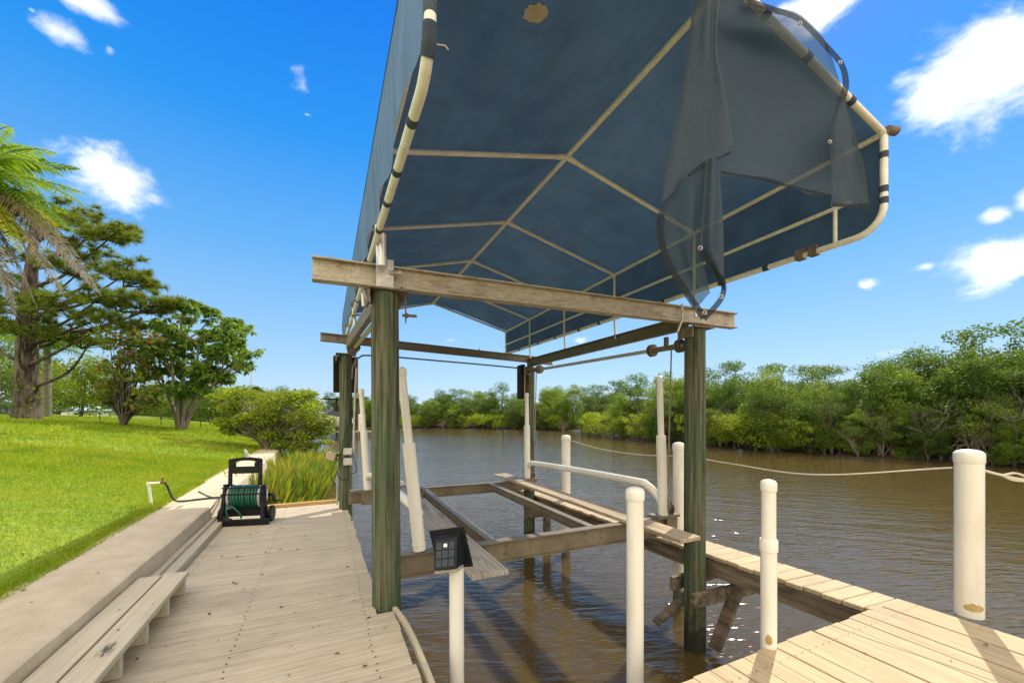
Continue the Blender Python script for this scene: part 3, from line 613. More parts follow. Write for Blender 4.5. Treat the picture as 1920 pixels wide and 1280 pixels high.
# ================================================================== CANOPY
YN, YF = 1.49, 8.0
def lerp(a, b, t): return a + (b-a)*t
def cb(y): return H + lerp(1.295, 1.275, (y-YN)/(YF-YN))       # lower tube
def ct(y): return H + lerp(1.965, 1.755, (y-YN)/(YF-YN))       # eave
def crg(y): return H + lerp(2.335, 2.19, (y-YN)/(YF-YN))       # ridge
XL, XM, XR = .36, 1.985, 3.575
can = thing('boat_canopy', 'large navy blue fabric boat canopy on a tubular metal frame', 'canopy', (XM, 4.7, H+1.3))
TR = .0215
raf = [YN, 3.10, 4.40, 5.66, 6.88, YF]
# roof fabric, slightly sagging between the rafters
def sag(y):
    for a, b in zip(raf[:-1], raf[1:]):
        if a <= y <= b: t = (y-a)/(b-a); return -.035*4*t*(1-t)
    return 0
NY = 80
P = []
prof = [(XL-.035, 'e', 0), (XL+.0, 'e', .02)] 
for i in range(NY+1):
    y = lerp(YN+.012, YF+.03, i/NY); row = []
    for j in range(33):
        t = j/32; x = lerp(XL-.035, XR+.035, t); k = 1-abs(x-XM)/(XR-XM+.035 if x > XM else XM-XL+.035)
        z = lerp(ct(y), crg(y), k) + .032 + sag(y)*min(1, 4*k*(1-k)+.15)*.8 + .011*nz(x*2, y*1.3, 5) + .004*nz(x*7, y*2.5, 8)
        row.append((x, y, z))
    P.append(row)
ROOF = P
# side skirts
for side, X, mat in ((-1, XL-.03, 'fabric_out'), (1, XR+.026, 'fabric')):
    P = []
    for i in range(161):
        y = lerp(YN+.012, YF+.03, i/160); row = []
        for j in range(13):
            t = j/12; zt_, zb_ = ct(y)+.032, cb(y) + .055 + (.028*abs(math.sin(y*2.6)) if side < 0 else -.03)
            q_ = .19-(y-YN); zb_ += (.19 - math.sqrt(max(0, .19*.19 - q_*q_))) if q_ > 0 else 0
            wv = .016*math.sin(y*9+2*nz(y*2))*t*(1 if side < 0 else .5) + .02*nz(y*3, t*1.5)*math.sin(t*3.14)
            row.append((X - side*0 + wv + (side*.012*math.sin(t*math.pi)), y, lerp(zt_, zb_, t)))
        P.append(row)
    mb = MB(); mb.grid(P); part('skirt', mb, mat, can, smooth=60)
# rear valance strip visible at far right end of skirt is closed by the end hoop
def tb(pts, r=TR, mat='tube', name='frame_tube', seg=12):
    mb = MB(); mb.tube(pts, r, seg); return part(name, mb, mat, can, smooth=40)
tb([(XM, YN-.02, crg(YN)), (XM, YF, crg(YF))], TR*1.05, name='ridge_tube')
for X in (XL, XR):
    tb([(X, YN, ct(YN)), (X, YF, ct(YF))], TR*.95, name='eave_tube')
    tb([(X, YN+.2, lerp(cb(YN), ct(YN), .42)), (X, YF, lerp(cb(YF), ct(YF), .42))], TR*.75, name='mid_rail')
# lower tube turning up into the end hoops (rounded corner at the near end)
for X in (XL, XR):
    rr = .17
    arc = [Vector((X, YN + rr - rr*math.cos(a), cb(YN) + rr - rr*math.sin(a))) for a in np.linspace(0, math.pi/2, 9)]
    tb([(X, YN, ct(YN)-.001), (X, YN, cb(YN)+rr+.02)] + arc + [(X, YN+.5, cb(YN+.5)), (X, YF, cb(YF))], TR*1.08, 'tube', 'lower_tube', 16)
    tb([(X, YF, ct(YF)), (X, YF, cb(YF))], TR*.9, name='end_tube')
for y in raf:
    for X in (XL, XR):
        dz = -.002; tb([(X, y, ct(y)+dz), (lerp(X, XM, .985), y, lerp(ct(y), crg(y), .985)+dz)], TR*(.95 if y > 2 else 1.02), name='rafter')
    mb = MB(); p0 = Vector((XM, y, crg(y)))
    for X in (XL, XR):
        dv = (Vector((X, y, ct(y))) - p0).normalized(); mb.tube([p0, p0+dv*.10], TR*1.22, 12)
    part('ridge_joint', mb, 'tube', can, smooth=40)
for y in raf[1:-1]:
    for X, bz in ((XL, H+1.10), (XR, H+1.0)):
        tb([(X, y, ct(y)-.01), (X, y, cb(y))], TR*.8, name='upright')
for y in (3.10, 4.40, 5.66, 6.88):
    tb([(XR+.0, y, cb(y)), (XR+.02, y, H+1.03-.015*(y-3))], TR*.75, 'tube_clean', 'leg')
    tb([(XL+.02, y+.12, cb(y)), (XL+.03, y+.12, H+1.12)], TR*1.0, 'tube_clean', 'leg')
tb([(XR, YN+.30, lerp(cb(YN), ct(YN), .44)), (XR, YN+.30, cb(YN))], TR*.7, name='upright')
# clamps and couplings on the near left upright
mb = MB(); mb.tube([(.405, 3.17, H+1.17), (.405, 3.17, H+1.34)], .029, 14); mb.tube([(.405, 3.17, H+1.10), (.405, 3.17, H+1.1698)], .035, 14); part('leg', mb, 'tube_clean', can, smooth=40)
# straps round the tubes
for X in (XL, XR):
    for y in [YN+.30, 2.2, 2.55, 2.95, 3.6, 4.2, 4.9, 5.6, 6.3, 7.0, 7.6] if X == XL else [2.3, 2.75, 3.5, 4.0, 4.7, 5.2, 5.9, 6.5, 7.3]:
        mb = MB(); mb.tube([(X, y, cb(y)), (X, y+.05, cb(y+.05))], TR*1.2, 14); part('strap', mb, 'strap', can, smooth=40)
    for z in (ct(YN)-.13, cb(YN)+.30, cb(YN)+.22):
        mb = MB(); mb.tube([(X, YN, z), (X, YN, z-.045)], TR*1.2, 14); part('strap', mb, 'strap', can, smooth=40)
for a in (.25, .55, .8):
    mb = MB(); p = Vector((lerp(XR, XM, a), YN, lerp(ct(YN), crg(YN), a))); q = Vector((lerp(XR, XM, a+.03), YN, lerp(ct(YN), crg(YN), a+.03)))
    mb.tube([p, q], TR*1.2, 14); part('strap', mb, 'strap', can, smooth=40)
# flap of strap round the bend of the near left corner
mb = MB(); rr = .17
arc = [Vector((XL, YN + rr - rr*math.cos(a), cb(YN) + rr - rr*math.sin(a))) for a in np.linspace(.15, .75, 5)]
mb.tube(arc, TR*1.3, 14); part('strap', mb, 'strap', can, smooth=40)
mb = MB(); mb.tube([(XL+.03, YN+.05, cb(YN)+.12), (XL+.07, YN+.05, cb(YN)+.13), (XL+.08, YN+.04, cb(YN)+.11)], .003, 5); part('tie_cord', mb, 'rope', can)
# corner ball fitting near right
mb = MB(); c = Vector((XR+.02, YN-.02, ct(YN)+.01)); mb.tube([c-Vector((0.03, 0, 0)), c+Vector((.05, -.02, 0))], .03, 10); part('corner_fitting', mb, 'rust', can, smooth=40)
mb = MB()
for k in (0, 1): mb.box(XR-.03, XR+.03, YN+.42+.1*k, YN+.48+.1*k, cb(YN)-.03, cb(YN)+.05)
part('clamp', mb, 'rust', can)
# torn patch in the roof
P = ROOF
p0 = Vector(at(1005, 22, 1)) - Vector((0, 0, H))
pc = None
for s_ in np.linspace(1.2, 4, 400):
    q = Vector((0, 0, H)) + p0*s_; k = (q.x-XL)/(XM-XL)
    if q.z > lerp(ct(q.y), crg(q.y), k) + .012: pc = q; break
mb = MB(); mb.grid(ROOF)
keep = [f for f in mb.f if (sum((Vector(mb.v[i]) for i in f), Vector())/4 - pc).xy.length > .03]
mb.f = keep; mb.mi = [0]*len(keep); part('roof_fabric', mb, 'fabric', can, smooth=60)
if pc is not None:
    slope = (crg(pc.y)-ct(pc.y))/(XM-XL); ring = []
    for k in range(18):
        a = k/18*6.283; rr = .062*(1+.3*nz(k*.8, 9)); x, y = rr*1.1*math.cos(a), rr*.85*math.sin(a); ring.append((pc.x+x, pc.y+y, pc.z - .012 + slope*x))
    mb = MB(); mb.add(ring + [(x, y, z+.004) for x, y, z in ring], [tuple(range(18)), tuple(reversed(range(18, 36)))] + [(i, (i+1) % 18, 18+(i+1) % 18, 18+i) for i in range(18)])
    part('torn_patch', mb, 'patch', can)

# --- mesh curtain pulled aside at the front of the canopy
cur = thing('mesh_curtain', 'torn dark mesh curtain hanging in folds from the front of the canopy', 'curtain', (XM+.3, YN, H+1.5))
def dep(px): return 2.06 + max(0, px-1330)/335*.62
def sheet(rows, name, mat, nu=8, nv=8, ripple=.012, fr=9, dofs=0.0):
    # rows of (px, py, extra depth); the points are taken once into the scene, at the distance of the front rafter
    R3 = [[at(p[0], p[1], dep(p[0]) + dofs + (p[2] if len(p) > 2 else 0)) for p in r] for r in rows]
    R3 = [catmull(r, nu) for r in R3]; colsn = len(R3[0]); G = [catmull([r[j] for r in R3], nv) for j in range(colsn)]
    vd = Vector((VX, VY, 0)); G2 = []
    for j, c in enumerate(G):
        G2.append([p + vd*(ripple*math.sin(j/colsn*fr + i*.05) + .006*nz(i*.2, j*.3)) for i, p in enumerate(c)])
    mb = MB(); mb.grid(G2); return part(name, mb, mat, cur, smooth=80)
sheet([[(1306, -30), (1322, -30, .03), (1338, -30), (1352, -30, .02)],
       [(1290, 80), (1310, 80, .05), (1335, 85), (1340, 85, .02)],
       [(1275, 190), (1300, 190, .06), (1335, 180), (1355, 175, -.02)],
       [(1255, 290), (1285, 305, .06), (1330, 295), (1372, 275, -.03)],
       [(1240, 380), (1262, 362, .05), (1295, 328), (1352, 293, -.02)]], 'drape', 'mesh', 8, 8, .02, 11)
sheet([[(1240, 380), (1262, 362, .05), (1295, 328), (1330, 300, -.02)],
       [(1234, 420), (1265, 420, .05), (1300, 400), (1322, 380, .0)],
       [(1245, 480), (1270, 470, .05), (1295, 470), (1318, 450, .0)],
       [(1275, 530), (1290, 520, .04), (1305, 515), (1320, 500, 0)],
       [(1305, 575), (1312, 570, .03), (1322, 560), (1330, 550, 0)]], 'lower_drape', 'mesh_thin', 8, 8)
sheet([[(1322, 298, -.03), (1336, 296, -.05), (1350, 290, -.03)],
       [(1318, 380, -.03), (1336, 378, -.06), (1354, 372, -.03)],
       [(1315, 470, -.03), (1335, 462, -.06), (1357, 455, -.03)],
       [(1340, 510, -.03), (1350, 515, -.05), (1358, 520, -.03)],
       [(1356, 536, -.02), (1357, 540, -.02), (1358, 545, -.02)]], 'tail', 'mesh', 8, 8)
sheet([[(1340, -30, .03), (1400, -2, .0), (1495, 36, .0), (1560, 100, .0), (1586, 165, 0)],
       [(1340, 30, .05), (1405, 50, .03), (1485, 85, .02), (1548, 135, .01), (1583, 182, 0)],
       [(1340, 90, .10), (1410, 100, .12), (1480, 140, .10), (1540, 180, .06), (1580, 205, 0)],
       [(1345, 200, .10), (1420, 210, .16), (1490, 230, .14), (1540, 250, .06), (1565, 258, 0)],
       [(1350, 290, .10), (1420, 300, .16), (1490, 315, .14), (1535, 320, .08), (1562, 322, .02)],
       [(1355, 325, .10), (1420, 335, .14), (1490, 352, .12), (1530, 362, .06), (1560, 368, .02)]], 'valance', 'mesh_thin', 8, 8, .025, 9)
sheet([[(1578, 180), (1582, 180, .02), (1588, 182)],
       [(1555, 262), (1580, 250, .03), (1606, 255)],
       [(1562, 325, .02), (1595, 320, .04), (1622, 320)],
       [(1560, 386, .02), (1595, 388, .04), (1630, 386)]], 'side_drape', 'mesh', 8, 8)
def band(pts, w, name='hem', mat='hem'):
    c = catmull([at(p[0], p[1], dep(p[0]) + (p[2] if len(p) > 2 else 0) - .012) for p in pts], 8); mb = MB(); 
    vd = Vector((VX, VY, 0)); rows = []
    for i, p in enumerate(c):
        t = (c[min(i+1, len(c)-1)] - c[max(i-1, 0)]).normalized(); s_ = t.cross(vd).normalized(); rows.append([p - s_*w/2, p, p + s_*w/2])
    mb.grid(rows); return part(name, mb, mat, cur, smooth=60)
band([(1400, 2), (1450, 18), (1500, 38), (1550, 88), (1578, 122), (1586, 155), (1582, 180)], .040)
band([(1240, 400), (1238, 440), (1252, 490), (1285, 545), (1320, 596)], .036)
band([(1318, 470, -.03), (1340, 505, -.03), (1356, 530, -.02), (1352, 560), (1320, 598)], .028)
band([(1352, 323, .09), (1420, 335, .13), (1490, 352, .11), (1560, 368, .01)], .018)
band([(1560, 383), (1596, 386, .03), (1630, 384)], .024)
band([(1372, 276, -.03), (1366, 288, -.03), (1348, 295, -.02), (1322, 304, 0), (1290, 330, 0)], .012)
for (px, py) in [(1556, 266), (1500, 44), (1575, 118), (1313, 465), (1321, 586), (1352, 556)]:
    mb = MB(); c = at(px, py, dep(px) - .04); vd = Vector((VX, VY, 0)); sd = Vector((VY, -VX, 0))
    mb.tube([c + (sd*math.cos(a) + Vector((0, 0, 1))*math.sin(a))*.0095 for a in np.linspace(0, 6.283, 13)], .0032, 6, False); part('grommet', mb, 'grommet', cur, smooth=60)

# ================================================================== RIGHT DOCK and CATWALK
rd = thing('outer_dock', 'sunlit tan plank dock in the lower right corner with a white post on it', 'dock', (3, .9, D))
mb = MB(); x = 1.05
while x < 4.22:
    w = .138; ye = 1.675 + random.uniform(-.012, .012); zj = random.uniform(-.003, .003)
    mb.box(x, x+w, -2.2, ye if x < 3.7 else 1.66, D-.04, D+zj, rz=random.uniform(-.0012, .0012)); x += w + random.choice([.005, .008, .011])
part('deck', mb, 'deck_y', rd, bevel=.002)
mb = MB(); mb.box(1.1, 4.08, -2, 1.5, D-.235, D-.225); mb.box(1.05, 3.9, 1.52, 1.57, D-.22, D-.042); mb.box(4.10, 4.15, -2, 1.5, D-.22, D-.042); part('joists_and_shade_sheet', mb, 'dark_timber', rd)  # thin first box: dark sheet put in as shade below the board gaps
for (x, y) in [(1.3, 1.4), (2.6, 1.4), (4.05, 1.35)]: mb = MB(); mb.tube([(x, y, -.6), (x, y, D-.236)], .09, 14); part('pile', mb, 'dark_timber', rd, smooth=40)
mb = MB(); x = 1.12
while x < 4.2:
    for y in (1.545, .2):
        for o_ in (0, .08): mb.add([(x + o_ + .0045*math.cos(k*1.047), y + .0045*math.sin(k*1.047), D+.0055) for k in range(6)], [tuple(range(6))])
    x += .146
tag(part('screw_heads', mb, 'cover', rd), None, None, kind='stuff')
DC = H - 1.56
cw = thing('catwalk', 'narrow sunlit plank catwalk on dark stringers beside the far piling row', 'catwalk', (3.95, 4.5, DC))
mb = MB(); y = 1.62
lx = lambda y: 3.96 - .055*(y-1.68) if y < 6 else 3.722 - .03*(y-6)
wx_ = lambda y: .44 - .012*(y-1.68)
while y < 8.3:
    w = .14 + .01*random.random(); g = random.uniform(-.02, .012); z = DC + random.uniform(-.002, .003)
    p = [(lx(y)+g, y+.01), (lx(y)+wx_(y), y-.02), (lx(y)+wx_(y), y+w-.02), (lx(y+w)+g, y+w+.01)]
    if y < 1.7: p = [(a, b-.0) for a, b in p]
    mb.hexa([(a, b, z-.042) for a, b in p] + [(a, b, z) for a, b in p]); y += w + random.choice([.004, .007, .01])
part('deck', mb, 'deck_c', cw, bevel=.006)
for off in (.05, .36):
    mb = MB(); mb.bar((lx(1.6)+off, 1.6, DC-.14), (lx(8.2)+off-.03, 8.2, DC-.14), .05, .19); part('stringer', mb, 'dark_timber', cw, bevel=.004)
mb = MB(); mb.bar((3.50, 3.065, DC-.40), (4.45, 3.03, DC-.40), .05, .15); part('cross_timber', mb, 'dark_timber', cw, bevel=.004)
mb = MB(); mb.bar((3.52, 3.36, DC-.33), (4.40, 3.40, DC-.33), .05, .15); part('cross_timber', mb, 'dark_timber', cw, bevel=.004)
mb = MB(); mb.bar((4.12, 3.0, DC-.36), (3.78, 3.02, DC-.95), .05, .13, up=(0, 1, 0)); part('brace', mb, 'dark_timber', cw, bevel=.004)
mb = MB(); mb.bar((3.92, 3.42, DC-.5), (3.38, 3.45, DC-.78), .045, .10, up=(0, 1, 0)); part('brace', mb, 'dark_timber', cw, bevel=.004)
mb = MB(); mb.bar((3.45, 6.84, DC-.34), (4.1, 6.80, DC-.34), .05, .14); part('cross_timber', mb, 'dark_timber', cw, bevel=.004)
mb = MB(); mb.tube([(3.86, 6.72, -.6), (3.86, 6.72, DC-.24)], .075, 14); part('pile', mb, 'dark_timber', cw, smooth=40)
mb = MB(); mb.box(4.27, 4.31, 1.62, 1.95, DC-.06, DC-.015, rz=.5); part('loose_end', mb, 'dark_timber', cw)

# ================================================================== WHITE POSTS
def pvc_post(label, x, y, r, zb, zt, capr=1.1, caph=.10, sleeve=None, stain=None):
    t = thing('pvc_post', label, 'post', (x, y, max(zb, 0)), 'white pvc mooring posts')
    mb = MB()
    if sleeve: mb.tube([(x, y, zb), (x, y, sleeve)], r, 28); mb.tube([(x, y, sleeve+.0005), (x, y, zt-caph*.5)], r*.9, 28)
    else: mb.tube([(x, y, zb), (x, y, (zb+zt)/2), (x, y, zt-caph*.5)], r, 28)
    part('shaft', mb, 'pvc', t, smooth=35)
    if sleeve: mb = MB(); mb.lathe((x, y, sleeve-.075), [(r*1.01, 0), (r*1.13, .004), (r*1.13, .07), (r*1.06, .078)], 28); part('coupling', mb, 'pvc', t, smooth=35)
    rc = r*capr*(.9 if sleeve else 1); mb = MB()
    mb.lathe((x, y, zt-caph), [(rc*.97, 0), (rc, .004), (rc, caph*.62), (rc*.97, caph*.72), (rc*.8, caph*.87), (rc*.5, caph*.96), (rc*.1, caph)], 28); part('cap', mb, 'pvc_cap', t, smooth=35)
    return t
pvc_post('white pvc post standing in the water in front of the steel cradle beam', 1.84, 2.06, .054, -.6, H-.475, 1.12, .085)
p = atz(1447, 1212, D); pvc_post('slim white pvc post with a sleeve joint halfway, at the tan dock corner edge', p.x, p.y+.02, .047, -.6, H-.425, 1.13, .075, sleeve=H-.815)
p = atz(1817, 1152, D); pvc_post('thickest white post with a rope tied to it, standing on the tan dock', p.x, p.y, .079, D+.001, H-.265, 1.06, .10)
pvc_post('white mooring post beyond the catwalk, farther along, with orange stain at its foot', 4.0, 6.28, .08, -.6, H-.385, 1.06, .11)
pvc_post('white mooring post partly hidden behind the catwalk piling', 4.30, 3.98, .072, -.6, H-.38, 1.08, .11)
BIGP = atz(1817, 1152, D)
MAT['stain'] = M('rust_stain', (.34, .22, .07), (.46, .34, .16), (30, 30, 30), rough=.7)
def stain(post, x, y, r, z0, az, wa, h):
    mb = MB(); n = 14; rows = []
    for k in range(n+1):
        a = az + (k/n-.5)*wa; e = math.sin(k/n*math.pi)**.5; rows.append([(x + (r+.0012)*math.cos(a), y + (r+.0012)*math.sin(a), z0 + h*(.35 - .3*e + .1*nz(k*.9)) ), (x + (r+.0012)*math.cos(a), y + (r+.0012)*math.sin(a), z0 + h*(.35 + .5*e + .25*nz(k*.7, 3)))])
    mb.grid(rows); part('stain', mb, 'stain', post)
posts_ = [o for o in COL.objects if o.get('category') == 'post']
stain(posts_[2], BIGP.x, BIGP.y, .079, D+.05, math.atan2(-BIGP.y, -BIGP.x) + .35, 1.5, .07)
stain(posts_[1], posts_[1].location.x, posts_[1].location.y, .047, D+.02, math.atan2(-2, -3), .9, .08)
# ropes
def rope(pts, r, label, n=10):
    mb = MB(); mb.tube(catmull(pts, n), r, 7); o = part('rope', mb, 'rope', loc=pts[0], smooth=60); return tag(o, label, 'rope')
rope([(4.0, 6.20, H-.47), (4.10, 5.4, H-.575), (4.2, 4.6, H-.60), (4.30, 4.04, H-.57)], .005, 'thin pale rope strung between the two white posts beyond the catwalk')
b = BIGP
rope([(4.32, 3.90, H-.55), (4.2, 3.1, H-.57), (4.05, 2.2, H-.555), (b.x-.04, b.y+.075, H-.41)], .006, 'long sagging pale rope from behind the piling to the thick white post')
rope([(b.x+.07, b.y-.05, H-.42), (b.x+.17, b.y-.12, H-.455), (b.x+.32, b.y-.24, H-.49), (b.x+.9, b.y-.7, H-.54), (b.x+1.6, b.y-1.3, H-.55)], .010, 'pale rope leaving the thick white post towards the right, with a loop knot')
mb = MB(); c = Vector((b.x+.165, b.y-.12, H-.455)); mb.tube(catmull([c, c+Vector((.05, -.05, .02)), c+Vector((.11, -.09, -.01)), c+Vector((.10, -.09, -.035)), c+Vector((.04, -.04, -.03)), c], 6), .008, 6)
ro = [o for o in COL.objects if o.name.startswith('rope')][-1]; part('knot', mb, 'rope', ro)

# --- solar light on its white pole
sp = at(856, 1055, 2.62)
sx, sy, szp = sp.x, sp.y, sp.z
sol = thing('solar_light_post', 'white pole in the water topped by a tilted black solar lantern', 'light', (sx, sy, 0))
mb = MB(); mb.tube([(sx+.012, sy, -.6), (sx+.002, sy, .8), (sx, sy, szp)], .047, 24); part('pole', mb, 'pvc', sol, smooth=35)
fw = Vector((-.35, -.94, 0)).normalized(); rt = Vector((0, 0, 1)).cross(fw).normalized() * -1
def fr(c, right, up):   # frame matrix from right / up
    right = Vector(right).normalized(); up = Vector(up).normalized(); f = right.cross(up).normalized(); up = f.cross(right)
    m = Matrix((right, f*-1, up)).transposed().to_4x4(); m.translation = c; return m
rgt = Vector((VY, -VX, 0)); toc = Vector((-VX, -VY, 0))
up_t = (Vector((0, 0, 1)) + rgt*.13 + toc*.16).normalized(); rg_t = (rgt*.97 + Vector((0, 0, .20)) + toc*.28).normalized()
pc = at(845, 1028, 2.60)
m4 = fr(pc, rg_t, up_t); fwd = m4.to_3x3() @ Vector((0, -1, 0))
if fwd.dot(toc) < 0: fwd = -fwd
rgv = (m4.to_3x3() @ Vector((1, 0, 0))); upv = (m4.to_3x3() @ Vector((0, 0, 1)))
def pt(a, b, c): return pc + rgv*a + upv*b + fwd*c
def frustum(mb, w0, h0, c0, w1, h1, c1, b0=0, b1=0, a0=0, a1=0):
    p = [pt(a0-w0, b0-h0, c0), pt(a0+w0, b0-h0, c0), pt(a0+w0, b0+h0, c0), pt(a0-w0, b0+h0, c0), pt(a1-w1, b1-h1, c1), pt(a1+w1, b1-h1, c1), pt(a1+w1, b1+h1, c1), pt(a1-w1, b1+h1, c1)]
    mb.hexa(p)
mb = MB(); frustum(mb, .122, .132, -.012, .122, .132, .0); part('flange_plate', mb, 'black', sol, bevel=.002)
fa = lambda u, v, c=0.0: pt(lerp(-.078, .072, u) + .006, lerp(-.072, .082, v), lerp(.135, .035, v) + c)
mb = MB(); mb.hexa([pt(-.095, -.095, .0005), pt(.09, -.095, .0005), pt(.09, .098, .0005), pt(-.095, .098, .0005), fa(0, 0), fa(1, 0), fa(1, 1), fa(0, 1)]); part('lantern_body', mb, 'black', sol, bevel=.003)
mb = MB()
for i in range(3):
    for j in range(3):
        u0, u1, v0, v1 = .08+.29*i, .08+.29*i+.25, .10+.28*j, .10+.28*j+.24
        mb.hexa([fa(u0, v0, .0004), fa(u1, v0, .0004), fa(u1, v1, .0004), fa(u0, v1, .0004), fa(u0, v0, .004), fa(u1, v0, .004), fa(u1, v1, .004), fa(u0, v1, .004)])
part('pane', mb, 'glass', sol)
mb = MB(); q0 = [fa(.42, .74, .0042), fa(.58, .74, .0042), fa(.58, .84, .0042), fa(.42, .84, .0042)]; mb.hexa(q0 + [p + fwd*.002 for p in q0]); part('bulb', mb, 'led', sol)
mb = MB(); frustum(mb, .076, .010, .03, .076, .010, .130, -.106, -.088); part('base_rim', mb, 'bunk', sol, bevel=.002)
mb = MB(); mb.lathe((sx, sy, szp), [(.036, 0), (.036, .03), (.04, .045)], 18); part('socket', mb, 'black', sol, smooth=30)

# ================================================================== HOSE REEL, SPIGOT, HOSE
hr = thing('hose_reel', 'black plastic hose reel cart wound with green hose at the dock end', 'hose reel', (-.92, 6.62, D))
X0, X1 = -1.24, -.68; yb = 6.45; rot = R(-13); pv = (-.95, 6.6)
def rp(x, y, z):
    c, s_ = math.cos(rot), math.sin(rot); return Vector((pv[0]+(x-pv[0])*c-(y-pv[1])*s_, pv[1]+(x-pv[0])*s_+(y-pv[1])*c, D+z))
def rbox(mb, x0, x1, y0, y1, z0, z1):
    mb.hexa([rp(x0, y0, z0), rp(x1, y0, z0), rp(x1, y1, z0), rp(x0, y1, z0), rp(x0, y0, z1), rp(x1, y0, z1), rp(x1, y1, z1), rp(x0, y1, z1)])
mb = MB()
for x in (X0, X1-.05):   # side frames: leaning panel
    s_ = .02 if x == X0 else -.02
    mb.hexa([rp(x, yb, .0), rp(x+.05, yb, .0), rp(x+.05, yb+.16, .0), rp(x, yb+.16, .0), rp(x+s_*1.4, yb+.10, .52), rp(x+s_*1.4+.045, yb+.10, .52), rp(x+s_*1.4+.045, yb+.18, .52), rp(x+s_*1.4, yb+.18, .52)])
rbox(mb, X0, X1+.06, yb-.012, yb+.04, .002, .085); rbox(mb, X0+.05, X1-.05, yb+.12, yb+.30, .10, .20)
part('frame', mb, 'black', hr, bevel=.008)
mb = MB()   # upright handle, with a curved top and a grip opening
for x in (X0+.07, X1-.12): mb.hexa([rp(x, yb+.13, .50), rp(x+.045, yb+.13, .50), rp(x+.045, yb+.17, .50), rp(x, yb+.17, .50), rp(x, yb+.15, .86), rp(x+.045, yb+.15, .86), rp(x+.045, yb+.18, .86), rp(x, yb+.18, .86)])
xs_ = np.linspace(X0+.07, X1-.075, 13); xm = (xs_[0]+xs_[-1])/2; hw = (xs_[-1]-xs_[0])/2
for a, b_ in zip(xs_[:-1], xs_[1:]):
    za = .875 + .025*(1-((a-xm)/hw)**2); zb_ = .875 + .025*(1-((b_-xm)/hw)**2); ia = (lambda q: .82 + .035*(1-min(1, abs(q-xm)/(hw*.72))**4))
    mb.hexa([rp(a, yb+.148, ia(a)), rp(b_, yb+.148, ia(b_)), rp(b_, yb+.182, ia(b_)), rp(a, yb+.182, ia(a)), rp(a, yb+.148, za), rp(b_, yb+.148, zb_), rp(b_, yb+.182, zb_), rp(a, yb+.182, za)])
rbox(mb, X0+.115, X1-.12, yb+.14, yb+.18, .68, .775); rbox(mb, X0+.115, X0+.16, yb+.141, yb+.179, .7755, .83); rbox(mb, X1-.17, X1-.12, yb+.141, yb+.179, .7755, .83)
part('handle', mb, 'black', hr, bevel=.006)
ax = (rp(1, 0, 0)-rp(0, 0, 0)).normalized(); c0 = rp(X0+.09, yb+.19, .36)
for off in (0, .375):
    mb = MB(); mb.lathe(c0 + ax*off, [(.05, 0), (.165, .001), (.17, .012), (.165, .022), (.05, .023)], 28, ax); part('flange', mb, 'grey_plastic', hr, smooth=35)
mb = MB(); pts = []
w = .017; turns = 9.0
for lay, rad in enumerate((.085, .115, .14)):
    nn = int(turns*20)
    for i in range(nn+1):
        t = i/nn; t = t if lay % 2 == 0 else 1-t; a = i/20*2*math.pi
        u = ax.orthogonal().normalized(); v = ax.cross(u); wob = .004*math.sin(i*.13)
        pts.append(c0 + ax*(.035 + .33*t + wob) + (u*math.cos(a) + v*math.sin(a))*(rad + .005*math.sin(i*.31)))
mb.tube(pts, w*.95, 7); part('wound_hose', mb, 'green_hose', hr, smooth=60)
mb = MB(); mb.tube(catmull([rp(X0+.12, yb+.06, .34), rp(X0+.11, yb+.0, .22), rp(X0+.12, yb+.03, .10), rp(X0+.155, yb+.05, .085)], 6), .013, 8)
mb.tube(catmull([rp(X0+.14, yb+.05, .26), rp(X0+.20, yb+.04, .22), rp(X0+.25, yb+.05, .15), rp(X0+.265, yb+.06, .09)], 6), .013, 8); part('loose_hose', mb, 'green_hose', hr, smooth=60)
mb = MB()
for z, yy in ((.50, .06), (.42, .03)): mb.tube([rp(X0+.03, yb+yy, z), rp(X1-.03, yb+yy, z)], .010, 10)
part('cross_bar', mb, 'black', hr, smooth=40)
mb = MB(); mb.tube(catmull([rp(X1, yb+.17, .37), rp(X1+.05, yb+.15, .38), rp(X1+.075, yb+.13, .345), rp(X1+.085, yb+.12, .30), rp(X1+.105, yb+.11, .30)], 4), .018, 10); mb.tube([rp(X1+.10, yb+.11, .30), rp(X1+.175, yb+.10, .305)], .011, 10)
part('crank', mb, 'black', hr, smooth=40)
for x in (X1+.004, X0-.05):
    mb = MB(); mb.lathe(rp(x, yb+.21, .112), [(.03, 0), (.10, .002), (.108, .01), (.108, .035), (.10, .043), (.03, .045)], 24, ax); part('wheel', mb, 'black', hr, smooth=30)
mb = MB(); mb.tube([rp(X0+.06, yb+.10, .52), rp(X0+.06, yb+.10, .545)], .03, 12); part('knob', mb, 'black', hr, smooth=40)

spg = at(285, 945, 5.55); spg.z = 1.29
sg = thing('water_spigot', 'short white pvc standpipe with a brass tap at the lawn edge', 'spigot', spg)
mb = MB(); tp = spg + Vector((-.035, -.01, .33)); en = tp + Vector((.15, -.06, .012))
mb.tube([spg, tp], .017, 12); mb.tube([tp - Vector((0, 0, .02)), tp + Vector((0, 0, .02))], .024, 12); mb.tube([tp, en], .017, 12); part('pipe', mb, 'pvc', sg, smooth=40)
mb = MB(); mb.tube([en, en + Vector((.05, -.02, -.005))], .02, 10); mb.tube([en + Vector((.02, -.01, .0)), en + Vector((.02, -.01, .05))], .008, 8); mb.lathe(en + Vector((.02, -.01, .05)), [(.01, 0), (.03, .003), (.03, .01), (.01, .014)], 10); part('tap', mb, 'brass', sg, smooth=40)
st = en + Vector((.05, -.02, -.005)); e1 = rp(X0+.03, yb+.16, .40)
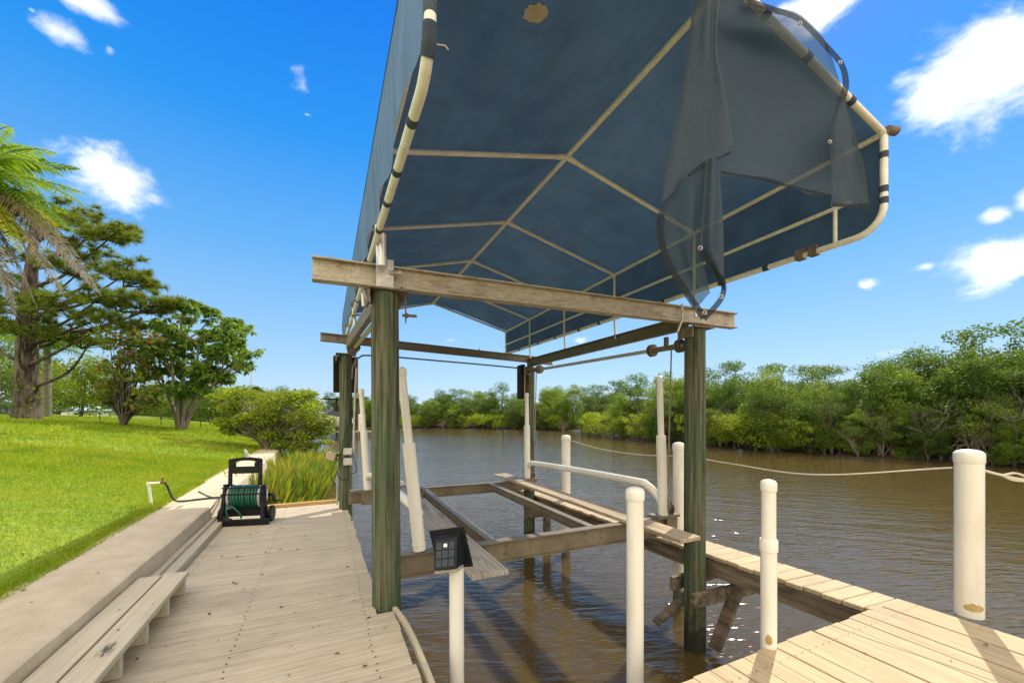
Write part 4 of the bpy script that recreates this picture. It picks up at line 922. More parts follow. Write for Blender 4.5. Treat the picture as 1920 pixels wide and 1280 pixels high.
hp = [st, at(314, 912, 5.6), at(326, 936, 5.65), at(345, 944, 5.75), at(368, 946, 5.85), at(395, 941, 5.95), at(412, 932, 6.0), at(426, 918, 6.0), e1]
for q in hp[3:6]: q.z = max(q.z, sz+.016)
mb = MB(); mb.tube(catmull(hp, 8), .014, 9); o = part('garden_hose', mb, 'black_hose', loc=st, smooth=60); tag(o, 'black garden hose looping from the spigot over the seawall to the reel', 'hose')
mb = MB(); g0 = at(372, 934, 6.0); g0.z = sz+.10; mb.tube(catmull([g0, at(395, 931.5, 6.0), at(415, 932, 6.0), rp(X0+.05, yb+.12, .30)], 6), .013, 8)
o = part('hose_end', mb, 'green_hose', loc=g0, smooth=60); tag(o, 'free end of green hose sticking out from the reel over the seawall', 'hose')

# ================================================================== ELECTRICS on the far left piling
px_, py_ = .335, 7.0
rightv = Vector((VY, -VX, 0)); tocam = Vector((-VX, -VY, 0))
def on_post(px, py, dd=.12): return at(px, py, 6.49 - dd)
for k, (py, lab) in enumerate([(846, 'upper grey electrical box on the far left piling'), (865, 'lower grey electrical box on the far left piling')]):
    t = thing('junction_box', lab, 'electrical box', on_post(653, py)); mm = fr(on_post(653, py), rightv, (0, 0, 1))
    mb = MB(); mb.mbox(mm, .13, .07, .105 if k == 0 else .11); part('housing', mb, 'box_grey', t, bevel=.006)
    mb = MB(); mm2 = fr(on_post(653, py, .16), rightv, (0, 0, 1)); mb.mbox(mm2, .115, .008, .09); part('cover', mb, 'box_grey', t, bevel=.002)
fl = thing('flood_light', 'small beige flood light tilted out from the far left piling', 'light', on_post(633, 852))
c = on_post(622, 855, .1); mm = fr(c, (rightv + Vector((0, 0, -.25))).normalized(), (Vector((0, 0, 1)) + rightv*.3).normalized())
mb = MB(); mb.mbox(mm, .15, .10, .12); part('lamp_head', mb, 'cover_edge', fl, bevel=.012)
mb = MB(); mb.tube([c, on_post(640, 852, .08)], .018, 8); part('arm', mb, 'black', fl)
cd = thing('wire_conduit', 'grey vertical conduit pipe with looping wires on the far left piling', 'conduit', on_post(665, 860))
mb = MB(); mb.tube(catmull([on_post(668, 690, .08), on_post(666, 740), on_post(664, 790), on_post(663, 848)], 5), .016, 8); part('pipe', mb, 'galv', cd, smooth=40)
mb = MB(); mb.tube([on_post(634, 866, .05), on_post(632, 945, .02)], .014, 8); part('pipe', mb, 'galv', cd, smooth=40)
mb = MB()
for w_ in ([(640, 852), (625, 872), (621, 895), (628, 908)], [(640, 858), (633, 880), (634, 893), (643, 900), (655, 897)], [(662, 770), (652, 800), (643, 830), (641, 850)], [(660, 850), (669, 875), (667, 885), (658, 888)]):
    mb.tube(catmull([on_post(a, b_, .15) for a, b_ in w_], 6), .006, 6)
part('wire', mb, 'black', cd)
# motor covers
def cover(label, c, w, h, d, az, lean):
    t = thing('motor_cover', label, 'cover', c); rv = Vector((math.cos(az), math.sin(az), 0)); uv = (Vector((0, 0, 1)) + rv*lean).normalized(); mm = fr(c, rv, uv)
    mb = MB(); mb.mbox(mm, w, d, h); part('board', mb, 'cover', t, bevel=.004)
    mb = MB(); mm2 = mm.copy(); mm2.translation = c + rv*(w/2+.011); mb.mbox(mm2, .02, d+.01, h+.004); part('edge_trim', mb, 'cover_edge', t)
    return t
cover('dark tilted motor cover board behind the far left piling', at(647, 702, 6.75), .36, .60, .05, R(8), .02)
cover('dark motor cover board with a pale edge on the far right piling', at(976, 716, 7.75), .06, .64, .26, R(-8), -.06)

# ================================================================== LITTER
mb = MB()
for i in range(150):
    if i < 110: x, y, z = random.uniform(-1.15, .36), random.uniform(2.0, 7.3), D + .004
    elif i < 125: x, y, z = random.uniform(-1.95, -1.4), random.uniform(2, 9), sz + .005
    elif i < 132: x, y, z = random.uniform(-1.33, -1.04), random.uniform(2.2, 4.2), D + .1835
    else: x, y, z = random.uniform(1.8, 4.1), random.uniform(.3, 1.6), D + .005
    s_ = random.choice([.006, .008, .01, .012, .02]); a = random.random()*6.28; c, s2 = math.cos(a)*s_, math.sin(a)*s_
    mb.add([(x-c, y-s2, z), (x+s2*.5, y-c*.5, z+s_*.35), (x+c, y+s2, z+.001), (x-s2*.5, y+c*.5, z+s_*.3)], [(0, 1, 2, 3)])
tag(part('leaf_litter', mb, 'litter'), 'scattered brown leaf crumbs lying on the dock planks and seawall', 'leaf litter', kind='stuff')

exec_veg = True
# ================================================================== VEGETATION
def leafcloud(C, size, aspect=.5, up=.3, droop=0.0, fold=True):
    """one leaf-shaped quad per centre, random directions"""
    n = len(C); d = rng.normal(size=(n, 3)); d[:, 2] = d[:, 2]*.6 - droop; d /= np.linalg.norm(d, axis=1)[:, None]
    nr = rng.normal(size=(n, 3)); nr[:, 2] += up*3; s = np.cross(d, nr); s /= np.maximum(np.linalg.norm(s, axis=1), 1e-6)[:, None]
    L = (size*(.6+.8*rng.random(n)))[:, None]; W = L*aspect*.5
    V = np.zeros((n, 4, 3)); V[:, 0] = C - d*L*.5; V[:, 1] = C + s*W; V[:, 2] = C + d*L*.5; V[:, 3] = C - s*W
    return V.reshape(-1, 3)
def blobs(cent, rad, n):
    """points scattered in ellipsoidal clumps, denser towards their surface"""
    out = []
    for c, r in zip(cent, rad):
        m = max(4, int(n*(r[0]*r[1]*r[2])**(.55))); v = rng.normal(size=(m, 3)); v /= np.linalg.norm(v, axis=1)[:, None]
        v *= (.35 + .75*rng.random(m)**.6 + (rng.random(m) > .82)*.55*rng.random(m))[:, None]; out.append(np.array(c) + v*np.array(r))
    return np.concatenate(out)
def crown_clumps(n, cr, cz, rx, rz, flat=.75, lo=.35):
    cs, rs = [], []
    for i in range(n):
        v = rng.normal(size=3); v /= np.linalg.norm(v); k = lo + (1.12-lo)*rng.random()**.6
        c = np.array([v[0]*rx*k, v[1]*rx*k, cz + v[2]*rz*k]); 
        r = cr*(.42+1.15*rng.random()**1.6); cs.append(c); rs.append((r, r, r*flat))
    return cs, rs
def tree_proto(name, label, cat, h, rx, nclump, cr, per, size, mat, bark='bark_dark', group=None, base=.18, trunks=1, flat=.7, lo=.4, twigs=0):
    t = thing(name, label, cat, (0, 0, 0), group)
    cz = h*(base + (1-base)/2); cs, rs = crown_clumps(nclump, cr, cz, rx, h*(1-base)/2*.88, flat, lo)
    mb = MB()
    for k in range(trunks):
        a = random.random()*6.28; tp = Vector((math.cos(a)*rx*.2*k, math.sin(a)*rx*.2*k, h*.62)); mb.tube(catmull([(0.05*k, 0, -.3), tp*.4 + Vector((.1, .05, 0)), tp], 4), list(np.linspace(.035*h**.5*1.4, .012*h**.5, 9)), 7)
    for c in cs[::2]:
        c = Vector(c); st_ = Vector((c.x*.15, c.y*.15, max(.1, c.z*.45))); mid = (st_+c)/2 + Vector((0, 0, -.05*h)); mb.tube([st_, mid, c], [.012*h**.5, .009*h**.5, .004*h**.5], 5)
    for k in range(twigs):
        a = random.random()*6.28; e = Vector((math.cos(a)*rx*random.uniform(.6, 1.05), math.sin(a)*rx*random.uniform(.6, 1.05), h*random.uniform(-.02, .5)))
        mb.tube([(e.x*.2, e.y*.2, h*.25), (e.x*.6, e.y*.6, h*.25+e.z*.5), e], [.03, .02, .008], 5)
    part('trunk', mb, bark, t, smooth=60)
    npmesh('crown', leafcloud(blobs(cs, rs, per), size), 4, mat, t)
    return t

GB = 'mangroves crowding the far bank'
protos = []
lab_d = 'dark green mangrove tree in the dense band along the far bank'
lab_m = 'mid green mangrove tree in the dense band along the far bank'
lab_b = 'bright yellow-green low mangrove bush at the water edge of the far bank'
lab_o = 'brownish half-bare mangrove in the dense band along the far bank'
pm = [tree_proto('mangrove_tree', lab_m, 'tree', 5.9, 2.0, 66, .56, 720, .14, 'leaf_mangrove', group=GB, base=-.02, trunks=3, twigs=8) for _ in range(3)]
pd = [tree_proto('mangrove_tree', lab_d, 'tree', 6.7, 2.2, 78, .57, 720, .14, 'leaf_dark', group=GB, base=-.02, trunks=3, twigs=8) for _ in range(3)]
pb_ = [tree_proto('mangrove_bush', lab_b, 'bush', 2.3, 1.4, 36, .42, 800, .11, 'leaf_bright', group=GB, base=.02, trunks=2, twigs=4) for _ in range(2)]
po = [tree_proto('mangrove_tree', lab_o, 'tree', 4.6, 1.8, 26, .5, 330, .14, 'leaf_olive', bark='twig', group=GB, base=.05, trunks=4, twigs=26)]
used = set()
def place(proto, loc, sc, rz=None):
    rz = random.random()*6.28 if rz is None else rz
    sx_ = sc*random.uniform(.9, 1.15)
    if proto.name not in used: 
        used.add(proto.name); o = proto; o.location = loc; o.rotation_euler = (0, 0, rz); o.scale = (sx_, sx_, sc)
    else: o = copy_thing(proto, loc, rz, (sx_, sx_, sc))
    return o
def bank_pt(px):
    for (a, da), (b_, db) in zip(bank_px[:-1], bank_px[1:]):
        if a <= px <= b_: return lerp(da, db, (px-a)/(b_-a))
    return bank_px[-1][1]
def put(proto, px, back, sc, rz=None, z=.15):
    d = bank_pt(px); c = at(px, HY, d); v = Vector((c.x, c.y, 0)); v += v.normalized()*back; v.z = z
    return place(proto, v, sc, rz)
# front, middle and back rows, spaced by real distance along the bank
def row(step, back, pick, sc0, sc1, px0=640, px1=2120, jit=.3):
    px = px0
    while px < px1:
        d = bank_pt(px); pr, k = pick(px)
        put(pr, px + random.uniform(-.3, .3)*step*F/d, back + .0 + random.uniform(-jit, jit)*2, k*random.uniform(sc0, sc1)); px += step*F/(d+back)/max(1, (1+((px-960)/F)**2))**.5*random.uniform(.8, 1.2)
def pk_front(px):
    r = random.random()
    if r < (.30 if px < 1600 else .12): return random.choice(pb_), 1.1
    if r < .86: return random.choice(pm + pd), random.choice([.4, .5, .62])
    return po[0], .55
def pk_mid(px):
    r = random.random()
    if px > 1640: return (random.choice(pd), .84) if r < .8 else (random.choice(pm), .9)
    return (random.choice(pm), .95) if r < .55 else ((random.choice(pd), .8) if r < .8 else (po[0], .95))
def pk_back(px):
    if px > 1640: return random.choice(pd + pm[:1]), 1.04
    if px < 1130: return (random.choice(pd + pm), 1.0)
    return (random.choice(pm + pd), .93)
row(1.7, -.35, pk_front, .75, 1.2); row(2.3, 1.8, pk_mid, .72, 1.15); row(3.0, 5.5, pk_back, .72, 1.2); row(6.5, 13, lambda p: (random.choice(pd), 1.05), .9, 1.1, 640, 1750)
# far left stretch of the river, behind the lawn trees
row(5.5, 1.0, lambda p: (random.choice(pd), 1.0), .8, 1.15, -150, 640); row(7, 6.0, lambda p: (random.choice(pm), 1.25), .9, 1.2, 150, 640)

# a few that stand out
def twig_tree(name, label, loc, h, spread, n, mat='twig'):
    mb = MB(); loc = Vector(loc)
    def br(p, d, L, r, lev):
        q = p + d*L; m = p + d*L*.5 + Vector((random.uniform(-1, 1), random.uniform(-1, 1), random.uniform(-.5, .5)))*L*.12
        mb.tube([p, m, q], [r, r*.8, r*.55], 5)
        if lev == 0: return
        for k in range(random.choice([2, 3])):
            nd = (d + Vector((random.uniform(-1, 1), random.uniform(-1, 1), random.uniform(-.3, .7)))*spread).normalized(); br(q if k else m.lerp(q, .6), nd, L*random.uniform(.55, .8), r*.55, lev-1)
    for k in range(n): br(loc, Vector((random.uniform(-.35, .35)*spread, random.uniform(-.35, .35)*spread, 1)).normalized(), h*.42, (.10 if n == 1 else .045)*h/5, 4)
    o = part(name, mb, mat, loc=loc, smooth=60); return tag(o, label, 'dead tree')
c = at(1522, HY, 29); twig_tree('dead_tree', 'bare dead tree snag rising above the mangroves', (c.x, c.y, .3), 5.2, .7, 1, 'bark_dark')
c = at(1475, HY, 29.5); twig_tree('dead_tree', 'low tangle of grey dead branches beside the taller bare snag', (c.x, c.y, .3), 4.0, .9, 2)
c = at(1610, HY, 24.3); twig_tree('dead_shrub', 'grey leafless shrub overhanging the water, right of the yellow-green bushes', (c.x, c.y, .05), 2.2, 1.2, 5)
c = at(1850, HY, 20.4); twig_tree('dead_shrub', 'grey leafless shrub at the foot of the tallest right bank trees', (c.x, c.y, .05), 1.8, 1.2, 5)
for px, h, sp_ in [(1385, 3.2, 1.1), (1560, 3.6, 1.0), (1655, 2.8, 1.2), (1740, 3.2, 1.1), (1900, 3.6, 1.1), (1255, 3.4, 1.0), (1350, 3.0, 1.2)]:
    d = bank_pt(px) - .2; c = at(px, HY, d); o = twig_tree('dead_shrub', 'grey leafless shrub tangled among the mangroves along the far bank waterline', (c.x, c.y, .05), h, sp_, 5); o['group'] = 'leafless shrubs along the far bank'
put(pb_[0], 1120, -1.6, 1.25)['label'] = 'yellow-green mangrove bush jutting out into the river at the bank corner'
for px, back, k, lab in [(1415, -.9, 1.3, 'largest yellow-green bush leaning over the water, left one'), (1462, -.6, 1.1, 'yellow-green bush over the water, between two others'), (1520, -.4, 1.0, 'yellow-green bush over the water near the grey leafless shrub')]:
    put(pb_[1], px, back, k)['label'] = lab

def palm_frond(base, direc, length, droop, lw, ll, nseg=26, sag_=.4, vee=.35):
    """returns polygon verts for a pinnate frond: rachis + hanging leaflets"""
    base = np.array(base, float); d = np.array(direc, float); d /= np.linalg.norm(d); hz = np.array([d[0], d[1], 0]); hz /= max(np.linalg.norm(hz), 1e-6)
    up = np.array([0, 0, 1.0]); side = np.cross(hz, up); V = []; path = []
    for i in range(nseg+1):
        t = i/nseg; path.append(base + d*length*t + up*(-droop*length*t*t))
    for i in range(2, nseg+1):
        t = i/nseg; tang = path[i]-path[i-1]; tang /= np.linalg.norm(tang); nrm = np.cross(side, tang)
        for s_ in (-1, 1):
            for kk in range(2):
                L = ll*math.sin(math.pi*min(1, .18+.82*t))**.6*random.uniform(.8, 1.1)*(1-.45*t)
                od = side*s_*.8 + tang*.55 + nrm*vee*random.uniform(-.3, 1.2); od /= np.linalg.norm(od)
                p0 = path[i] - (path[i]-path[i-1])*(.5*kk); p1 = p0 + od*L*.5 - up*L*.05*sag_; p2 = p0 + od*L - up*L*sag_*random.uniform(.5, 1.3); w = tang*lw
                V += [p0-w*.4, p1-w, p2, p1+w]
    return V, path
def palm(name, label, base, h, nf, L, lw, ll, leaf, dead=None, lean=(0, 0), tr=.16, group=None, dirs=None, yellow=None, deadn=0, sag_=.5):
    t = thing(name, label, 'palm tree', base, group); base = Vector(base); top = base + Vector((lean[0], lean[1], h)); mb = MB()
    mb.tube(catmull([base - Vector((0, 0, .2)), base.lerp(top, .5) + Vector((lean[0]*-.1, 0, 0)), top], 8), list(np.linspace(tr*1.15, tr*.8, 17)), 12); part('trunk', mb, 'palm_bark', t, smooth=60)
    for k in range(nf):
        a = k*2.399 + random.uniform(-.2, .2); e = random.uniform(-.15, 1.1) if dirs is None else 0
        dd = (math.cos(a)*math.cos(e), math.sin(a)*math.cos(e), math.sin(e)); m = leaf; dr = .45
        if yellow and k % 3 == 0: m = yellow
        if k >= nf - deadn: dd = (math.cos(a)*.7, math.sin(a)*.7, -.35); m = dead; dr = .5
        LL = L*random.uniform(.85, 1.1)
        if dirs: dd, LL, dr, mi_ = dirs[k]; m = (leaf, yellow, dead)[mi_]
        V, path = palm_frond(top, dd, LL, dr, lw, ll, 44 if dirs else 26, sag_=sag_*(1.6 if m == dead else 1))
        o = npmesh('frond', np.array(V), 4, m, t)
        mb = MB(); mb.tube([Vector(p) for p in path], list(np.linspace(.03*L/3, .006, len(path))), 5); part('rachis', mb, 'palm_bark' if m == dead else m, o)
    return t
c = at(-75, HY, 10.2); gz = lawn_z(c.x, c.y); ctop = at(-75, 345, 10.2)
fr_ = []
for (px, py, dd, dr, m) in [(160, 365, .2, .34, 0), (150, 318, 1.2, .42, 0), (105, 290, -.8, .45, 0), (130, 400, 1.0, .35, 0), (120, 455, -.4, .38, 1), (95, 430, .6, .42, 1), (40, 480, -1.2, .45, 1), (175, 545, .3, .5, 2), (120, 560, -.5, .5, 2), (30, 600, .2, .5, 2), (70, 580, 1, .5, 2),
                            (165, 395, -1.2, .38, 0), (120, 335, -1.6, .42, 0), (85, 300, .8, .45, 0), (60, 280, 0, .5, 0), (110, 425, 1.6, .36, 1), (70, 470, .9, .4, 1), (140, 440, -.6, .36, 0), (30, 450, -.4, .42, 0), (190, 560, -.9, .5, 2), (-300, 330, .5, .4, 0), (-250, 250, -1, .4, 0), (-60, 200, 1.5, .35, 0), (-150, 210, 1, .4, 0), (20, 240, -1.4, .42, 0), (-20, 500, -1.8, .5, 0), (-200, 520, .5, .5, 1), (60, 330, 2.4, .4, 0), (70, 370, -2.0, .4, 0), (-90, 420, 2.6, .4, 0)]:
    e = at(px, py, 10.2 + dd); dv = e - ctop; L = dv.length; dv.z += dr*L*1.02; fr_.append((tuple(dv.normalized()), dv.length, dr*L/dv.length, m))
palm('palm_tree', 'large feathery palm at the left edge with yellowing and dead grey fronds', (c.x, c.y, gz), ctop.z-gz, len(fr_), 3.0, .026, .62, 'palm_leaf', 'palm_dead', tr=.17, yellow='palm_yellow', dirs=fr_)
c = at(88, HY, 21); gz = lawn_z(c.x, c.y)
palm('palm_tree', 'smaller palm with a slim ringed trunk just behind the pine', (c.x, c.y, gz), 3.6, 16, 2.6, .022, .55, 'palm_leaf', tr=.17, sag_=.9)
for px, d, h, lab in [(1275, 48, 4.3, 'distant cabbage palm rising above the mangroves behind the front right piling'), (1150, 66, 5.0, 'distant small palm crown in the middle of the far bank skyline'), (484, 50, 4.9, 'small palm beyond the shoreline bush on the left')]:
    c = at(px, HY, d); palm('palm_tree', lab, (c.x, c.y, .5), h, 16, 1.15, .03, .5, 'palm_leaf', tr=.13, sag_=.3)

# pine
PD = 18.0
def pine():
    b0 = at(50, 776, PD); gz = lawn_z(b0.x, b0.y); base = Vector((b0.x, b0.y, gz))
    t = thing('pine_tree', 'tall old pine with thick scaly trunk and layered needle pads', 'tree', base)
    tk = [Vector((base.x, base.y, gz-.3)), at(50, 700, PD), at(52, 620, PD), at(56, 540, PD), at(62, 470, PD), at(70, 410, PD+.2)]
    pth = catmull(tk, 6); mb = MB()
    rr = [float(np.interp(i/(len(pth)-1), [0, .08, .3, .6, .8, 1], [.52, .40, .35, .26, .16, .07])) for i in range(len(pth))]
    mb.tube(pth, rr, 16); part('trunk', mb, 'bark', t, smooth=60)
    pads = [(100, 392, 55, 20, .3), (185, 425, 62, 24, 0), (215, 440, 34, 20, -.5), (140, 440, 55, 20, -.8), (205, 495, 58, 24, .3), (155, 505, 50, 20, -1), (235, 515, 36, 17, .4), (165, 470, 40, 16, .6), (262, 528, 26, 14, .2),
            (195, 555, 46, 17, -.6), (250, 573, 54, 20, 0), (300, 572, 36, 17, .3), (315, 565, 22, 14, 0), (150, 585, 60, 18, .8), (205, 605, 50, 14, -.4), (110, 560, 44, 20, -1.2), (60, 585, 52, 20, -1), (15, 560, 50, 24, -.6), (-30, 610, 50, 26, 0),
            (30, 430, 60, 26, .4), (-10, 480, 54, 26, .5), (60, 400, 46, 20, -.4), (95, 620, 46, 14, 1), (40, 618, 40, 16, -1), (170, 640, 40, 12, .4), (120, 415, 40, 18, 1.2), (20, 520, 44, 20, 1)]
    mb = MB(); cs, rs = [], []
    for (px, py, rx, ry, dd) in pads:
        c = at(px, py, PD + dd*1.6); cs.append(c); s_ = PD/F
        f_ = np.clip((776-py-40)/(776-410), .2, .97); k = f_*(len(pth)-1); stp = pth[int(np.clip(k-3, 0, len(pth)-1))]
        mid = stp.lerp(c, .5) + Vector((random.uniform(-.3, .3), random.uniform(-.3, .3), -.28)); mb.tube(catmull([stp, mid, c], 5), list(np.linspace(.085, .022, 11)), 6)
        for j in range(9):
            a = random.random()*6.28; q = c + Vector((math.cos(a)*rx*s_*.85, math.sin(a)*rx*s_*.7, random.uniform(-.5, .6)*ry*s_)); mb.tube([c.lerp(stp, .15), q], [.03, .012], 5)
            # needle sprays around each twig end
            for m in range(3): rs.append(q + Vector((random.uniform(-.22, .22), random.uniform(-.22, .22), random.uniform(-.1, .12))))
        for j in range(14): rs.append(c + Vector((random.gauss(0, .5)*rx*s_, random.gauss(0, .5)*rx*s_, random.gauss(0, .35)*ry*s_)))
    part('limbs', mb, 'bark', t, smooth=60)
    V = []
    for q in rs:
        n = 60; d = rng.normal(size=(n, 3)); d[:, 2] = d[:, 2]*.7 + .35; d /= np.linalg.norm(d, axis=1)[:, None]; L = (.20 + .16*rng.random(n))[:, None]
        s_ = np.cross(d, rng.normal(size=(n, 3))); s_ /= np.linalg.norm(s_, axis=1)[:, None]; c = np.array(q)
        T = np.zeros((n, 3, 3)); T[:, 0] = c - s_*.016; T[:, 1] = c + s_*.016; T[:, 2] = c + d*L; V.append(T.reshape(-1, 3))
    npmesh('crown', np.concatenate(V), 3, 'needle', t)
    # vine on the trunk
    mb = MB(); V = []
    for i in range(60):
        z = gz + random.random()*2.0; a = random.uniform(3.6, 6.0); r_ = .5; V.append((base.x + math.cos(a)*r_, base.y + math.sin(a)*r_, z))
    npmesh('vine', leafcloud(np.array(V), .16, .7), 4, 'leaf_mangrove', t)
pine()

# umbrella tree (schefflera): many bare stems, each tipped by whorls of drooping leaflets
def umbrella_tree():
    DD = 19.0; b0 = at(338, 797, DD); gz = lawn_z(b0.x, b0.y); base = Vector((b0.x, b0.y, gz))
    t = thing('umbrella_tree', 'many-stemmed umbrella tree with rosettes of glossy drooping leaves', 'tree', base)
    tips = [(350, 572), (375, 578), (338, 590), (400, 590), (425, 600), (445, 605), (410, 618), (440, 628), (385, 622), (360, 640), (395, 650), (425, 652), (450, 655), (375, 672), (340, 668), (330, 640), (310, 640),
            (300, 665), (318, 690), (295, 700), (345, 705), (375, 700), (405, 690), (432, 685), (455, 690), (390, 725), (360, 735), (420, 715), (310, 720), (285, 690), (330, 725), (440, 640), (305, 620), (350, 650), (460, 670), (280, 655), (402, 668), (372, 690), (325, 612)]
    mb = MB(); V = []
    s_ = DD/F
    mains = []
    for (mx, my, dd) in [(300, 690, .5), (318, 650, -.8), (345, 640, .4), (372, 640, -.6), (400, 670, .6), (412, 705, -.5), (360, 690, 1.2)]:
        e = at(mx, my, DD + dd); m1 = base.lerp(e, .3) + Vector((0, 0, .05)); m2 = base.lerp(e, .65) + Vector((random.uniform(-.12, .12), random.uniform(-.12, .12), -.1)); mains.append((m1, m2, e))
        mb.tube(catmull([base + (e-base).xy.to_3d()*.09 - Vector((0, 0, .2)), m1, m2, e], 6), list(np.linspace(.085, .045, 19)), 8)
    for i, (px, py) in enumerate(tips):
        c = at(px, py, DD + random.uniform(-1.6, 1.6)); e = min(mains, key=lambda m: (m[2]-c).length + .3*random.random())
        st_ = e[2] if c.z > e[2].z else e[1]; q2 = st_.lerp(c, .5) + Vector((random.uniform(-.15, .15), random.uniform(-.15, .15), -.12))
        mb.tube(catmull([st_, q2, c], 6), list(np.linspace(.055, .022, 13)), 6)
        for wv in range(3):
            cc = c + Vector((random.gauss(0, .2), random.gauss(0, .2), random.gauss(0, .2)))
            for p in range(8):
                a = p/8*6.28 + random.random()*.6; pl = random.uniform(.16, .34); e = cc + Vector((math.cos(a)*pl, math.sin(a)*pl, random.uniform(-.16, .24)))
                for l in range(7):
                    b_ = a + (l-3)*.62; L = random.uniform(.22, .32); dv = Vector((math.cos(b_), math.sin(b_), random.uniform(-1.8, .1))).normalized(); sd = dv.cross(Vector((0, 0, 1))).normalized()
                    V += [e, e + dv*L*.6 + sd*.07, e + dv*L - Vector((0, 0, .05)), e + dv*L*.6 - sd*.07]
    part('trunk', mb, 'bark_pale', t, smooth=60)
    npmesh('crown', np.array([tuple(v) for v in V]), 4, 'leaf_umbrella', t)
umbrella_tree()

def small_tree(name, label, cat, base_px, d, clumps, leaf, size, per, bark='bark_dark', r0=.06, aspect=.5, droop=.2, extra=None, nsub=3, cl=.75):
    b0 = at(base_px[0], base_px[1], d); gz = lawn_z(b0.x, b0.y) if b0.x < shore_x(b0.y)+.5 else .9; base = Vector((b0.x, b0.y, gz)); t = thing(name, label, cat, base); mb = MB(); cs, rs = [], []
    for (px, py, rx, ry) in clumps:
        for k in range(nsub):
            c = at(px + random.uniform(-.65, .65)*rx, py + random.uniform(-.4, .4)*ry, d + random.uniform(-1, 1)*rx*d/F*1.1); kk = cl*random.uniform(.6, 1.3); r_ = rx*d/F*kk; cs.append(tuple(c)); rs.append((r_, r_, ry*d/F*kk))
            mid = base.lerp(c, .5) + Vector((random.uniform(-.2, .2), random.uniform(-.2, .2), .15)); mb.tube(catmull([base - Vector((0, 0, .15)), base.lerp(mid, .5) + Vector((0, 0, .1)), mid, c], 4), list(np.linspace(r0, .012, 13)), 6)
    part('trunk', mb, bark, t, smooth=60)
    npmesh('crown', leafcloud(blobs(cs, rs, per), size, aspect, droop=droop), 4, leaf, t)
    if extra: npmesh('red_leaves', leafcloud(blobs(cs[::4], [(a*.8, b*.8, c*.8) for a, b, c in rs[::4]], per*.5), size, aspect, droop=.6), 4, extra, t)
    return t
small_tree('red_leaf_tree', 'small tree with reddish and green leaves standing on the lawn, left of the umbrella tree', 'tree', (231, 800), 17.5,
           [(240, 615, 30, 22), (225, 640, 34, 24), (265, 640, 30, 24), (245, 665, 36, 26), (210, 680, 28, 22), (285, 665, 24, 22), (240, 700, 40, 24), (275, 700, 30, 22), (215, 720, 30, 20), (250, 735, 42, 22), (225, 762, 36, 18), (265, 760, 34, 18), (290, 735, 22, 18), (200, 745, 18, 16)],
           'leaf_red', .21, 300, r0=.045, aspect=.55, droop=.6, extra='leaf_red2', nsub=4, cl=.55)
small_tree('shore_bush', 'wide yellow-green bush leaning over the river at the far end of the seawall', 'bush', (500, 838), 14.8,
           [(450, 735, 45, 20), (430, 760, 40, 18), (490, 745, 50, 24), (540, 750, 50, 24), (585, 765, 40, 26), (600, 790, 32, 26), (560, 790, 46, 28), (510, 785, 46, 28), (465, 785, 36, 22), (530, 818, 42, 18), (580, 815, 38, 20), (445, 805, 32, 14), (612, 810, 20, 18), (425, 790, 30, 14), (410, 745, 28, 12), (500, 815, 36, 18), (555, 740, 40, 14), (550, 836, 36, 14), (595, 832, 26, 12), (520, 835, 30, 12)],
           'leaf_bush', .12, 1500, bark='bark_pale', r0=.035, nsub=6, cl=.42)
# broad oak and hedge far left, beyond the pine
def bg_tree(px, d, h, rx, leaf, label, name='broad_tree', size=.16, clump=60):
    c = at(px, HY, d); gz = lawn_z(c.x, c.y) if c.x < shore_x(c.y) else .3
    t = tree_proto(name, label, 'tree' if 'tree' in name else 'hedge', h, rx, clump, .8, 420, size, leaf, base=.12 if name == 'broad_tree' else 0, flat=.65); t.location = (c.x, c.y, gz-.05); return t
bg_tree(-60, 26, 6.2, 3.6, 'leaf_dark', 'broad dark spreading tree half out of view at the far left', clump=80)
bg_tree(110, 36, 4.4, 2.6, 'leaf_mangrove', 'yellow-tinged tree behind the smaller palm at the back of the lawn')
bg_tree(30, 33, 5.4, 3.0, 'leaf_bush', 'light green leafy tree behind the pine trunk')
bg_tree(150, 24, 3.5, 1.6, 'leaf_bush', 'light green shrub tree between the smaller palm and the red-leaved tree', clump=34)
bg_tree(390, 30, 2.6, 2.4, 'leaf_dark', 'dark low hedge behind the umbrella tree', 'hedge_bush', clump=40)
bg_tree(335, 33, 2.6, 2.4, 'leaf_mangrove', 'mid green hedge bush behind the umbrella tree trunk', 'hedge_bush', clump=40)
bg_tree(170, 52, 2.6, 3.0, 'leaf_dark', 'distant dark hedge on the skyline beside the teal roof', 'hedge_bush', clump=40)
bg_tree(45, 48, 1.6, 3.6, 'leaf_bush', 'distant light green hedge at the back of the lawn', 'hedge_bush', clump=40)

# reeds at the foot of the seawall
def reeds():
    n = 15000; y = 9.6 + 7.5*rng.random(n); x = -1.33 + (1.0 + .10*(y-9.8))*rng.random(n)**1.2; n_ = len(x)
    h = (.6 + .8*rng.random(n))*(.8+.25*np.sin(x*5+y*2)); a = rng.random(n)*6.283; w = .004 + .005*rng.random(n); l = h*(.1+.45*rng.random(n)**2); la = rng.random(n)*6.283
    V = np.zeros((n, 4, 3)); c, s = np.cos(a)*w, np.sin(a)*w
    V[:, 0] = np.c_[x-c, y-s, -.05+0*x]; V[:, 1] = np.c_[x+c, y+s, -.05+0*x]; V[:, 2] = np.c_[x+np.cos(la)*l*.45+c*.8, y+np.sin(la)*l*.45+s*.8, h*.65]; V[:, 3] = np.c_[x+np.cos(la)*l, y+np.sin(la)*l, h]
    o = npmesh('reeds', V.reshape(-1, 3), 4, 'reed'); tag(o, 'green and yellow reeds growing in the water along the seawall beyond the dock', 'reeds', kind='stuff')
reeds()

